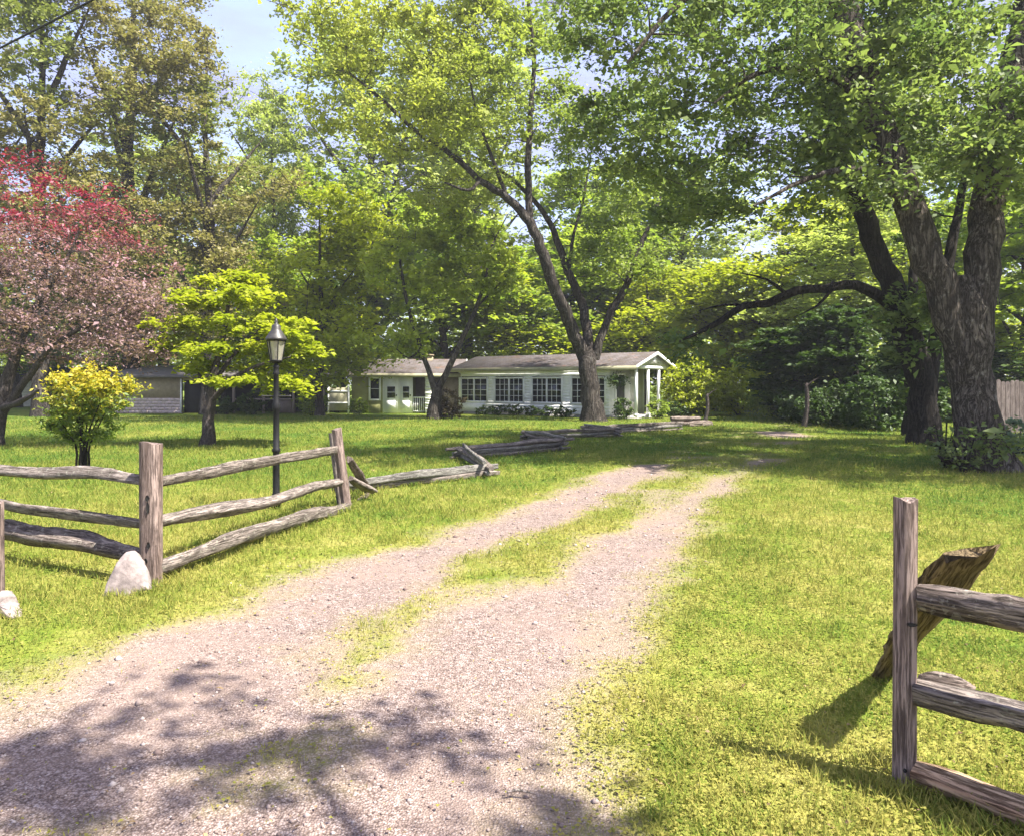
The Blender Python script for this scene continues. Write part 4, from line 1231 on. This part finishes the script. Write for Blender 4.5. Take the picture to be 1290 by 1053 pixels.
make_tree('forked_tree', 'large tree with three spreading dark stems standing in front of the white house', 'tree', None,
          [tk,
           lim((737, 452, 32.4, 0.310), (716, 402, 32, 0.275), (698, 360, 31.5, 0.249), (681, 312, 31, 0.224), (668, 282, 30.8, 0.206), (640, 250, 30.5, 0.163), (605, 228, 30, 0.138), (570, 196, 29.6, 0.112), (530, 170, 29.2, 0.095), (480, 125, 29, 0.069), (440, 92, 29, 0.034)),
           lim((668, 284, 30.8, 0.155), (665, 220, 31, 0.138), (668, 150, 31.2, 0.120), (673, 80, 31.5, 0.103), (665, 0, 31.7, 0.077), (650, -120, 32, 0.034)),
           lim((638, 248, 30.5, 0.095), (620, 200, 30.3, 0.077), (602, 150, 30, 0.060), (590, 90, 30, 0.034)),
           lim((744, 455, 32.4, 0.258), (735, 392, 33, 0.215), (716, 342, 33.3, 0.189), (701, 302, 33.5, 0.155), (690, 276, 33.6, 0.129), (660, 240, 34, 0.103), (628, 214, 34.5, 0.069), (580, 190, 35, 0.034)),
           lim((749, 452, 32.4, 0.224), (765, 402, 32.5, 0.181), (785, 366, 32.6, 0.155), (801, 326, 32.8, 0.129), (815, 290, 33, 0.103), (836, 240, 33.4, 0.077), (852, 190, 34, 0.043)),
           lim((716, 342, 33.3, 0.103), (722, 300, 34, 0.077), (735, 250, 34.5, 0.060), (745, 190, 35, 0.034)),
           lim((605, 228, 30, 0.086), (590, 240, 29, 0.060), (560, 230, 28.5, 0.034))],
          [((-4.6, 29.5, 14.2), (4.4, 3.6, 3.2), 82), ((-0.5, 31, 14.6), (4.0, 3.6, 3.6), 90), ((4.8, 33, 11.8), (2.8, 3.0, 3.2), 60),
           ((1.2, 32, 19.5), (5, 4, 2.5), 55), ((4.6, 33, 7.6), (2.4, 1.6, 1.5), 26), ((-2.2, 31.5, 10.3), (2.6, 2, 1.3), 22), ((-7.4, 29.5, 16.6), (2.4, 2.5, 2.6), 34), ((-3.5, 30, 18.2), (3.2, 3, 1.6), 30)],
          LF_CENTRE, M_BARK2, 24, leaf=0.16, per=270, crad=1.25, cflat=0.65, sides=18, base=bc, tintfn=tint_centre, minr=0.012, twigs=5, sparse=0.4, flare=(5, 0.45, 0.2))

b5 = G(548, 33.0)
tk = lim((548, 529, 33, 0.30), (548, 505, 33, 0.25), (549, 488, 33, 0.22))
tk[0][0] = b5 + np.array([0, 0, -0.1])
make_tree('yard_tree', 'smaller tree with a V shaped fork in front of the left part of the house', 'tree', None,
          [tk, lim((548, 492, 33, 0.17), (540, 466, 33, 0.13), (530, 440, 33, 0.11), (516, 395, 33, 0.09), (505, 340, 33, 0.06), (500, 290, 33, 0.03)),
           lim((550, 492, 33, 0.18), (562, 470, 33, 0.14), (580, 432, 33, 0.12), (600, 388, 33, 0.10), (612, 350, 33, 0.07), (620, 310, 33.2, 0.05), (640, 270, 33.5, 0.02)),
           lim((600, 388, 33, 0.06), (625, 362, 33, 0.04), (648, 335, 33, 0.02)), lim((530, 440, 33, 0.06), (515, 452, 32.6, 0.04), (500, 440, 32.3, 0.02))],
          [((-4.6, 33, 6.6), (2.6, 2.0, 2.0), 44), ((-1.7, 33.2, 7.2), (2.2, 2.0, 1.9), 36), ((-5.2, 33, 3.6), (1.6, 1.2, 0.7), 14), ((-3.2, 33.2, 9), (2.2, 1.6, 1.2), 20)],
          LF_YARD, M_BARK2, 25, leaf=0.19, per=220, crad=0.9, sides=12, base=b5, minr=0.011, twigs=3)

b6 = G(259, 19.3)
tk = lim((259, 563, 19.3, 0.17), (262, 530, 19.3, 0.14), (266, 505, 19.3, 0.12), (270, 470, 19.3, 0.10), (282, 420, 19.3, 0.07), (290, 370, 19.3, 0.03))
tk[0][0] = b6 + np.array([0, 0, -0.06])
layers = []
for (px, py, rx, n) in ((290, 350, 0.9, 8), (300, 375, 1.7, 18), (290, 405, 2.0, 24), (340, 420, 1.5, 14), (300, 440, 2.1, 24), (350, 458, 1.1, 10), (260, 462, 1.1, 10), (310, 478, 1.9, 16), (370, 490, 0.7, 5), (240, 430, 0.9, 8), (372, 440, 0.8, 6), (245, 380, 0.6, 5)):
    c = P(px, py, 19.3); layers.append((c, (rx, rx * 0.85, 0.16), n, 0.2))
make_tree('dogwood_tree', 'small yellow green tree with layered foliage behind the lamp post', 'tree', None,
          [tk, lim((265, 508, 19.3, 0.08), (290, 480, 19, 0.06), (325, 460, 18.8, 0.04), (365, 450, 18.7, 0.02)), lim((266, 500, 19.3, 0.07), (248, 465, 19.5, 0.05), (230, 440, 19.7, 0.03)),
           lim((268, 485, 19.3, 0.07), (300, 440, 19.8, 0.05), (340, 405, 20.2, 0.02))],
          layers, LF_YELLOW, M_TWIG, 26, leaf=0.14, per=160, crad=0.55, cflat=0.28, sides=10, base=b6, up=1.3, aspect=0.6, twigs=2, droop=0.2)

b7 = G(-12, 19.0)
tk = lim((-12, 562, 19, 0.24), (-4, 530, 19, 0.19), (8, 490, 19, 0.16), (18, 455, 19, 0.13), (30, 415, 19, 0.10), (52, 375, 19, 0.08), (80, 335, 19, 0.05), (100, 290, 19, 0.02))
tk[0][0] = b7 + np.array([0, 0, -0.08])


def tint_red(p, rng):  # lower leaves turn mauve: bare twig tone, partly inner shade put into colour
    top = CAMH + (HZ - 215) / F * 19 - 0.035 * np.clip((p[:, 0] + 13.2), 0, 9) ** 2
    dep = top - p[:, 2]
    return np.clip(sstep(0.3, 2.9, dep + rng.normal(0, 0.35, len(p)) + 1.2 * (fbm(p[:, 0] * 0.8, p[:, 2] * 0.8 + 3, 9, 2) - 0.5)), 0, 0.95)


make_tree('red_maple_tree', 'spreading tree with dark red upper leaves and a mauve brown underside at the left edge', 'tree', None,
          [tk, lim((-4, 530, 19, 0.12), (40, 470, 18.6, 0.09), (62, 440, 18.4, 0.07), (110, 410, 18.3, 0.05), (160, 390, 18.3, 0.02)), lim((8, 495, 19, 0.11), (-20, 440, 19.2, 0.09), (-40, 370, 19.3, 0.06), (-60, 290, 19.5, 0.02)),
           lim((30, 415, 19, 0.08), (60, 395, 19.6, 0.06), (110, 360, 20.2, 0.04), (150, 320, 20.5, 0.02)), lim((0, 515, 19, 0.10), (28, 505, 18, 0.07), (50, 490, 17.5, 0.03))],
          [((-13.4, 19.2, 6.0), (3.6, 3.0, 1.7), 80), ((-11.4, 19.2, 5.2), (2.2, 2.4, 1.2), 60), ((-12.2, 19, 3.9), (2.9, 2.4, 1.0), 60), ((-16, 19.2, 6), (3, 3, 1.9), 40), ((-10.4, 19, 3.4), (1.3, 1.6, 1.0), 34), ((-12.4, 18.6, 3.0), (2.4, 1.8, 0.7), 40), ((-10.7, 18.8, 2.5), (1.5, 1.2, 0.45), 26)],
          LF_RED, M_TWIG, 27, leaf=0.09, per=125, crad=0.68, cflat=0.5, sides=12, base=b7, tintfn=tint_red, twigs=10, droop=0.25, aspect=0.45)

# bush with orange tips
b8 = G(103, 13.0)
rs = np.random.default_rng(8)
stems = []
for k in range(9):
    an = rs.uniform(0, 6.28); r0 = rs.uniform(0.03, 0.18); r1 = rs.uniform(0.2, 0.6)
    p0 = b8 + np.array([r0 * math.cos(an), r0 * math.sin(an) * 0.7, -0.03]); p1 = b8 + np.array([r0 * 1.1 * math.cos(an), r0 * math.sin(an), 0.6]); p2 = b8 + np.array([r1 * math.cos(an), r1 * math.sin(an), rs.uniform(1.1, 1.6)])
    stems.append(([p0, (p0 + p1) / 2 + rs.normal(size=3) * 0.015, p1, p2], [0.022, 0.02, 0.018, 0.008]))


def tint_bush(p, rng):
    return np.clip(sstep(1.1, 1.95, p[:, 2] + rng.normal(0, 0.25, len(p))) * 0.95, 0, 1)


make_tree('nandina_bush', 'bushy shrub with orange yellow tips and bare dark stems behind the left rails', 'bush', None, stems,
          [(b8 + np.array([0.12, 0, 1.45]), (0.72, 0.6, 0.42), 60), (b8 + np.array([0.02, 0, 0.95]), (0.6, 0.5, 0.32), 40), (b8 + np.array([0.45, 0, 1.6]), (0.5, 0.4, 0.22), 20)],
          LF_BUSH, M_DARKB, 28, leaf=0.08, per=85, crad=0.34, cflat=0.7, sides=6, base=b8, flare=None, minr=0.004, aspect=0.42, trunkname='stems', crownname='foliage', twigs=2, tintfn=tint_bush)

# ------------------------------------------------------------------ background trees: a few kinds, then copies
def back_kind(name, label, mat, bark, seed, h, w, low, leaf, n, per, sparse=0.3, tint=None, crad=1.3, at=None, group='woodland trees behind the house'):
    rng = np.random.default_rng(seed)
    z = lambda f: f * h
    trunk = ([np.array([0, 0, -0.2]), np.array([0.1, 0, z(0.2)]), np.array([-0.1, 0.1, z(0.45)]), np.array([0.15, 0, z(0.7)]), np.array([0, 0, z(0.93)])], [0.012 * h + 0.06, 0.010 * h + 0.05, 0.008 * h + 0.03, 0.004 * h + 0.02, 0.02])
    limbs = [trunk]
    for k in range(6):
        an = k * 2.4 + rng.uniform(-0.4, 0.4); z0 = z(low + 0.08 + 0.1 * k * (0.85 - low)); r = w * 0.5 * rng.uniform(0.5, 0.8)
        limbs.append(([np.array([0, 0.05, z0]), np.array([r * 0.5 * math.cos(an), r * 0.5 * math.sin(an), z0 + 0.10 * h]), np.array([r * math.cos(an), r * math.sin(an), z0 + 0.2 * h])], [0.006 * h + 0.02, 0.004 * h + 0.01, 0.02]))
    blobs = []
    for k in range(7):
        f = low + 0.12 + (0.86 - low) * k / 7; an = rng.uniform(0, 6.28); off = w * 0.2
        rr = w * 0.5 * (0.62 if k > 4 else 0.8) * rng.uniform(0.75, 1.1)
        blobs.append((np.array([off * math.cos(an), off * math.sin(an), z(f)]), (rr, rr, h * 0.11 * rng.uniform(0.8, 1.3)), n // 7))
    t = make_tree(name, label, 'tree', group, limbs, blobs, mat, bark, seed, leaf=leaf, per=per, crad=crad, sides=9, base=np.zeros(3), tintfn=tint, minr=0.018, twigs=2, sparse=sparse, step=0.7, aspect=0.7)
    return t


def tint_ol(p, rng):
    return np.clip(sstep(0.45, 0.62, fbm(p[:, 0] * 0.25 + p[:, 1] * 0.2, p[:, 2] * 0.25, 3, 2)) + rng.normal(0, 0.15, len(p)), 0, 1)


KINDS = {
    'olive': (back_kind('oak_tree', 'x', LF_OLIVE, M_BARK2, 41, 26, 9.5, 0.16, 0.17, 340, 230, 0.45, tint_ol, 1.35), 26, 9.5),
    'thin': (back_kind('sparse_oak_tree', 'x', LF_OLIVE, M_DARKB, 42, 30, 8.5, 0.12, 0.16, 260, 130, 0.5, tint_ol, 1.3), 30, 8.5),
    'green': (back_kind('broadleaf_tree', 'x', LF_MID, M_BARK2, 43, 16, 9, 0.14, 0.24, 240, 150, 0.4), 16, 9),
    'yellow': (back_kind('yellow_leaf_tree', 'x', LF_YELLOW, M_BARK2, 44, 13, 7.5, 0.12, 0.21, 210, 150, 0.4), 13, 7.5),
    'pale': (back_kind('pale_leaf_tree', 'x', LF_PALE, M_BARK2, 45, 22, 9, 0.2, 0.2, 280, 170, 0.5), 22, 9),
    'dark': (back_kind('shade_toned_tree', 'x', LF_DARK, M_DARKB, 46, 8, 4.2, 0.03, 0.2, 170, 190, 0.15, None, 0.8), 8, 4.2),  # leaves darkened to carry the deep shade of the wood
}
# kind, px, depth, top row (photo pixels, or height), crown width in px, label
BACK = [
    ('olive', 50, 37, -120, 250, 'tall olive brown oak at the far left above the red leaved tree'),
    ('thin', 165, 43, -140, 230, 'tall sparse dark stemmed oak with sky showing through, left of the blue gap of sky'),
    ('olive', 262, 39, 10, 215, 'dense olive brown oak just left of the blue gap of sky'),
    ('pale', 345, 54, 85, 140, 'pale green tree right below the blue gap of sky'),
    ('yellow', 402, 37, 232, 185, 'bright yellow green tree above the lantern of the lamp post'),
    ('pale', 470, 58, 0, 260, 'pale tall tree showing behind the left boughs of the forked tree'),
    ('pale', 590, 60, 30, 240, 'pale tall tree behind the upright middle stem of the forked tree'),
    ('pale', 205, 60, 150, 200, 'pale green tree filling the gap low between the two left oaks'),
    ('pale', 285, 62, 185, 190, 'pale green tree beneath the left edge of the blue gap of sky'),
    ('green', 760, 64, 190, 230, 'green tree high behind the porch gable and right stem of the forked tree'),
    ('pale', 1135, 48, 90, 220, 'pale tree seen between the leaning tree and the massive fork'),
    ('pale', 1255, 44, 90, 220, 'pale tree seen right of the massive fork above the board fence'),
    ('green', 455, 54, 210, 200, 'green tree behind the yellow green tree above the lantern'),
    ('dark', 424, 42, 352, 85, 'narrow tree with shade put into its dark leaf colour between the layered tree and the house'),
    ('green', 330, 46, 290, 190, 'mid green tree rising behind the layered yellow green tree'),
    ('green', 560, 49, 255, 220, 'rounded green tree behind the chimney of the house'),
    ('yellow', 640, 52, 335, 200, 'yellow green tree behind the middle of the house roof'),
    ('green', 720, 56, 285, 240, 'green tree seen between the stems of the forked tree'),
    ('yellow', 812, 50, 330, 200, 'yellow green tree above the porch gable'),
    ('pale', 860, 60, 200, 200, 'pale green tree right of the porch under the big overhanging boughs'),
    ('yellow', 925, 46, 330, 200, 'bright yellow green tree behind the long bare bough'),
    ('yellow', 985, 44, 250, 230, 'tall yellow green woodland tree above the tip of the long bare bough'),
    ('pale', 1070, 38, 240, 250, 'pale green woodland tree behind the leaning tree'),
    ('yellow', 1190, 36, 330, 220, 'yellow green tree seen through the fork of the massive trunk'),
    ('green', 1290, 33, 190, 260, 'green tree behind the board fence at the right edge'),
    ('thin', -40, 52, -60, 200, 'sparse brown oak at the upper left corner'),
    ('green', 140, 52, 250, 240, 'green tree low behind the red leaved tree'),
    ('green', 20, 50, 300, 220, 'green tree behind the bare stems at the left edge'),
    ('dark', 1075, 30.5, 385, 130, 'tree with deep shade put into its leaf colour left of the leaning tree'),
    ('dark', 1005, 33, 415, 120, 'tree with deep shade put into its leaf colour beside the thin pale trunk'),
    ('dark', 1125, 28, 400, 110, 'tree with deep shade put into its leaf colour right behind the slender ivy clad trunk'),
    ('dark', 1235, 31, 440, 130, 'tree with deep shade put into its leaf colour behind the massive trunk beside the board fence'),
]
first = set()
for i, (kd, px, d, top, wpx, label) in enumerate(BACK):
    src, h0_, w0_ = KINDS[kd]
    x = (px - CX) / F * d; hh = CAMH + (HZ - top) / F * d; ww = wpx / F * d
    loc = (x, d, gz1(x, d))
    sc = (ww / w0_, hh / h0_)
    if kd not in first:
        first.add(kd); src.location = loc; src.scale = (sc[0], sc[0], sc[1]); src.rotation_euler = (0, 0, i * 1.3); src['label'] = label
    else:
        copy_tree(src, loc, i * 1.7 + 0.4, sc, label)

# far wood that closes the gaps
rngw = np.random.default_rng(60)
a = Acc(); lvs = []
for k in range(460):
    x = rngw.uniform(-75, 75); y = rngw.uniform(64, 84); hh = rngw.uniform(5, 17)
    n = 170
    lvs.append(np.array([x, y, hh * 0.55]) + rngw.normal(size=(n, 3)) * np.array([2.2, 2.0, hh * 0.28]))
lvs = np.concatenate(lvs); lvs = lvs[lvs[:, 2] > 0.1]
leaf_cloud(a, lvs, np.full(len(lvs), 0.45), rngw, 0.4, 0.75)
tag(a.build('far_woods', LF_PALE), 'distant green woodland closing the view behind the house', 'woods', None, 'stuff')


# ------------------------------------------------------------------ shrubs
def shrub(name, label, base, w, h, mat, seed, n=30, leaf=0.10, per=70, group=None):
    rs_ = np.random.default_rng(seed); base = np.asarray(base, float)
    st_ = []
    for k in range(6):
        an = k * 1.05 + rs_.uniform(-0.3, 0.3)
        st_.append(([base + np.array([0.04 * math.cos(an), 0.04 * math.sin(an), -0.05]), base + np.array([w * 0.15 * math.cos(an), w * 0.12 * math.sin(an), h * 0.3]), base + np.array([w * 0.32 * math.cos(an), w * 0.3 * math.sin(an), h * 0.7])], [0.02, 0.015, 0.008]))
    return make_tree(name, label, 'shrub', group, st_, [(base + np.array([0, 0, h * 0.5]), (w * 0.45, w * 0.4, h * 0.42), n), (base + np.array([0, 0, h * 0.25]), (w * 0.45, w * 0.4, h * 0.22), n // 2)],
                     mat, M_DARKB, seed, leaf=leaf, per=per, crad=min(w, h) * 0.24, cflat=0.8, sides=5, base=base, flare=None, minr=0.006, trunkname='stems', crownname='foliage', twigs=2)


def wing(u, v_): p = MW[:3, :3] @ np.array([u, v_, 0]) + HO; return np.array([p[0], p[1], gz1(p[0], p[1])])


for k, (px, d, w, h, lab) in enumerate(((392, 37.5, 1.8, 1.7, 'green yard shrub at the right end of the outbuilding bay'), (318, 38.6, 1.7, 1.3, 'green yard shrub in front of the open bay of the outbuilding'), (112, 37, 2.4, 2.0, 'green yard shrub left of the pinkish block wall'), (285, 39, 1.2, 1.0, 'small green yard shrub close to the dark doorway of the outbuilding'), (452, 38.5, 1.0, 0.9, 'small green yard shrub at the olive wall of the house'))):
    shrub('yard_shrub', lab, G(px, d), w, h, LF_MID if k % 2 == 0 else LF_SHRUB, 550 + k, 26, 0.13, 90, 'yard shrubs by the outbuilding')
gname = 'dark foundation shrubs along the white wall'
for k, u in enumerate((2.4, 3.4, 4.5, 5.5, 6.5, 7.5)):
    lab = ['leftmost low dark shrub under the paned windows of the white wall', 'low dark shrub under the second paned window, next to the leftmost shrub', 'low dark shrub in the gap between second and third paned windows',
           'low dark shrub under the third paned window from the left', 'low dark shrub just left of the forked tree foot', 'low dark shrub behind the foot of the forked tree'][k]
    shrub('foundation_shrub', lab, wing(u, -0.75), 1.1, 0.5 + 0.06 * (k % 3), LF_SHRUB, 500 + k, 18, 0.10, 70, gname)
shrub('porch_shrub', 'green shrub at the front corner of the porch', wing(10.8, -0.8), 1.0, 1.0, LF_SHRUB, 510, 22, 0.1, 70)
shrub('porch_shrub', 'leafy shrub in front of the porch gable end', wing(11.8, 1.0), 1.2, 0.9, LF_MID, 511, 22, 0.1, 70)
shrub('porch_shrub', 'small bush at the rear post of the porch', wing(11.9, 2.8), 1.1, 0.8, LF_SHRUB, 512, 22, 0.1, 70)
shrub('dark_shrub', 'dark brownish shrub right beside the foot of the V forked tree', G(568, 33.2), 1.2, 1.5, leaf_mat('leaf_brownish', (0.05, 0.035, 0.02), (0.12, 0.09, 0.04)), 513, 26, 0.11, 80)
for k, (px, d, w, h, lab) in enumerate(((868, 37, 3.0, 3.2, 'bright yellow green bush right beside the porch'), (930, 38, 3.4, 2.8, 'bright yellow bush between two thin pale trunks at the wood edge'), (975, 35, 2.4, 2.2, 'green bush right of the bright yellow bush at the wood edge'), (900, 44, 4, 4, 'tall yellow green bush farther back between the two bright yellow bushes'))):
    shrub('edge_bush', lab, G(px, d), w, h, LF_YELLOW if k != 2 else LF_MID, 520 + k, 44, 0.17, 110, 'bushes at the wood edge')
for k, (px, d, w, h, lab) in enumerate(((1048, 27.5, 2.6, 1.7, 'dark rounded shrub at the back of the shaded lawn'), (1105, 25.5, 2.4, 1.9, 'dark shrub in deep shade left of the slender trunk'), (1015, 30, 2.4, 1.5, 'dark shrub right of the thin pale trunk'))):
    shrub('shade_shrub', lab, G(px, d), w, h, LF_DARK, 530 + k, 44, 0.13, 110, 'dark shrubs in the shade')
shrub('trunk_sprout', 'light green sprouts growing up the left side of the massive trunk', G(1190, 14.5), 0.8, 1.35, LF_MAPLE, 540, 12, 0.10, 36)
shrub('trunk_sprout', 'leafy green shoots covering the front foot of the massive trunk', G(1214, 13.55), 0.7, 1.0, LF_MAPLE, 541, 10, 0.085, 30)
shrub('grey_bush', 'small grey green bush in front of the board fence', G(1284, 17), 1.1, 0.9, leaf_mat('leaf_greygreen', (0.12, 0.18, 0.13), (0.24, 0.32, 0.24)), 542, 22, 0.09, 60)

# thin trunks at the wood edge
for px, d, top, lab in ((1012, 27, 488, 'short pale broken trunk at the edge of the dark shade'), (887, 31.5, 500, 'short grey broken trunk beside the bright yellow bush')):
    b = G(px, d); e = P(px + 4, top, d)
    a = Acc(); p, r = catmull([b + np.array([0, 0, -0.1]), b * 0.5 + e * 0.5 + np.array([0.08, 0, 0]), e, e + np.array([0.05, 0.02, 0.12])], [0.11, 0.085, 0.075, 0.05], 0.3)
    rr = np.random.default_rng(px); tube(a, p, r, 12, 0.3, rr)
    for q in (0.7,):
        s = p[int(q * len(p))]; tube(a, [s, s + np.array([0.15, -0.1, 0.2]), s + np.array([0.4, -0.12, 0.35])], [0.04, 0.03, 0.01], 5)
    tag(a.build('broken_trunk', M_TWIG, None, True, None), lab, 'tree trunk')

# hanging basket on the porch eave
hb = wing(10.2, -0.28); hb[2] = 1.78
hbk = empty('hanging_basket', hb, 'dark hanging plant basket under the front eave of the porch', 'hanging plant')
a = Acc(); lathe(a, [(0, -0.16), (0.14, -0.14), (0.22, 0.0), (0.2, 0.0), (0.0, -0.03)], 14); a.build('pot', M_DARKIN, hbk, True)
a = Acc()
for k in range(3):
    an = k * 2.09; tube(a, [[0.2 * math.cos(an), 0.2 * math.sin(an), 0], [0, 0, 0.62]], [0.006, 0.006], 4)
a.build('chain', M_BLACKM, hbk)
a = Acc(); rr = np.random.default_rng(3); leaf_cloud(a, rr.normal(size=(500, 3)) * np.array([0.26, 0.22, 0.15]) + np.array([0, 0, 0.03]), np.full(500, 0.1), rr, 0.3, 0.5, 0.5); a.build('foliage', LF_DARK, hbk)

# log pile by the drive end
lp = G(862, 27.5)
for k, (dx, dz, ln, lab) in enumerate(((0, 0.11, 1.5, 'lower front log of the small wood pile at the far end of the zigzag fence'), (0.1, 0.31, 1.2, 'top log of the small wood pile at the far end of the zigzag fence'), (0.7, 0.10, 1.0, 'right hand log of the small wood pile near the porch'))):
    o = rail('log', lp + np.array([dx - ln / 2, 0.05 * k, dz]), lp + np.array([dx + ln / 2, 0.3 + 0.1 * k, dz]), 0.11, M_RAILD, None, 700 + k, rough=0.4)
    tag(o, lab, 'log', 'logs of the wood pile')

# utility wire crossing the upper left corner
w0 = P(-260, 190, 24); w1 = P(112, 3, 15); w2 = P(420, -190, 11)
a = Acc(); p, r = catmull([w0, w1, w2], [0.024, 0.024, 0.024], 0.4); tube(a, p, r, 6)
tag(a.build('utility_wire', M_BLACKM, None, True), 'thin black overhead wire crossing the upper left corner', 'wire')

# thin haze volume added to lighten the dark far woods
hz_ = bpy.data.materials.new('air'); hz_.use_nodes = True
hn = hz_.node_tree
for q in list(hn.nodes): hn.nodes.remove(q)
ho = hn.nodes.new('ShaderNodeOutputMaterial'); pv = hn.nodes.new('ShaderNodeVolumePrincipled')
pv.inputs['Color'].default_value = (0.93, 0.95, 1.0, 1); pv.inputs['Density'].default_value = 0.0007; pv.inputs['Anisotropy'].default_value = 0.2
hn.links.new(pv.outputs[0], ho.inputs['Volume'])
a = Acc(); a.box(-700, 700, -100, 1100, -2.0, 48.0)
tag(a.build('haze', hz_), 'thin pale haze added over the yard to lighten the distant trees', 'haze', None, 'stuff')

# ------------------------------------------------------------------ light, sky, camera
EL = math.radians(57); hx, hy = 0.90, -0.43
sd = Vector((hx * math.cos(EL), hy * math.cos(EL), math.sin(EL))).normalized()
w = bpy.data.worlds.new('World'); scene.world = w; w.use_nodes = True
nt = w.node_tree; bg = nt.nodes['Background']
sky = nt.nodes.new('ShaderNodeTexSky'); sky.sky_type = 'NISHITA'; sky.sun_disc = False
sky.sun_elevation = EL; sky.sun_rotation = math.atan2(hx, hy); sky.air_density = 1.0; sky.dust_density = 1.6; sky.ozone_density = 1.6
tc = nt.nodes.new('ShaderNodeTexCoord'); mpp = nt.nodes.new('ShaderNodeMapping'); mpp.inputs['Scale'].default_value = (1.5, 1.5, 5)
nt.links.new(tc.outputs['Generated'], mpp.inputs[0])
cn = noise(nt, mpp.outputs[0], 2.2, 6, 0.6)
cf = ramp(nt, cn, [(0.38, (0.55, 0.55, 0.55)), (0.66, (0.92, 0.92, 0.92))])
cmix = mixc(nt, cf, sky.outputs[0], (0.86, 0.80, 1.38))
nt.links.new(cmix, bg.inputs['Color']); bg.inputs['Strength'].default_value = 0.15
sl = bpy.data.lights.new('sun', 'SUN'); sl.energy = 3.5; sl.angle = math.radians(0.53); sl.color = (1.0, 0.95, 0.86)
so = bpy.data.objects.new('sun', sl); COL.objects.link(so); so.rotation_euler = sd.to_track_quat('Z', 'Y').to_euler(); so.location = (20, -10, 40)

cam = bpy.data.cameras.new('camera'); co = bpy.data.objects.new('camera', cam); COL.objects.link(co)
co.location = (0, 0, CAMH); co.rotation_euler = (math.radians(90), 0, 0)
cam.sensor_width = 36; cam.lens = 36 * F / 1290; cam.shift_y = -(526.5 - HZ) / 1290; cam.clip_end = 3000; cam.clip_start = 0.05
scene.camera = co
scene.view_settings.view_transform = 'Standard'; scene.view_settings.look = 'None'
scene.view_settings.exposure = 2.2; scene.view_settings.gamma = 1.0
scene.cycles.max_bounces = 7; scene.cycles.diffuse_bounces = 3; scene.cycles.glossy_bounces = 2; scene.cycles.transmission_bounces = 4
scene.cycles.use_denoising = True
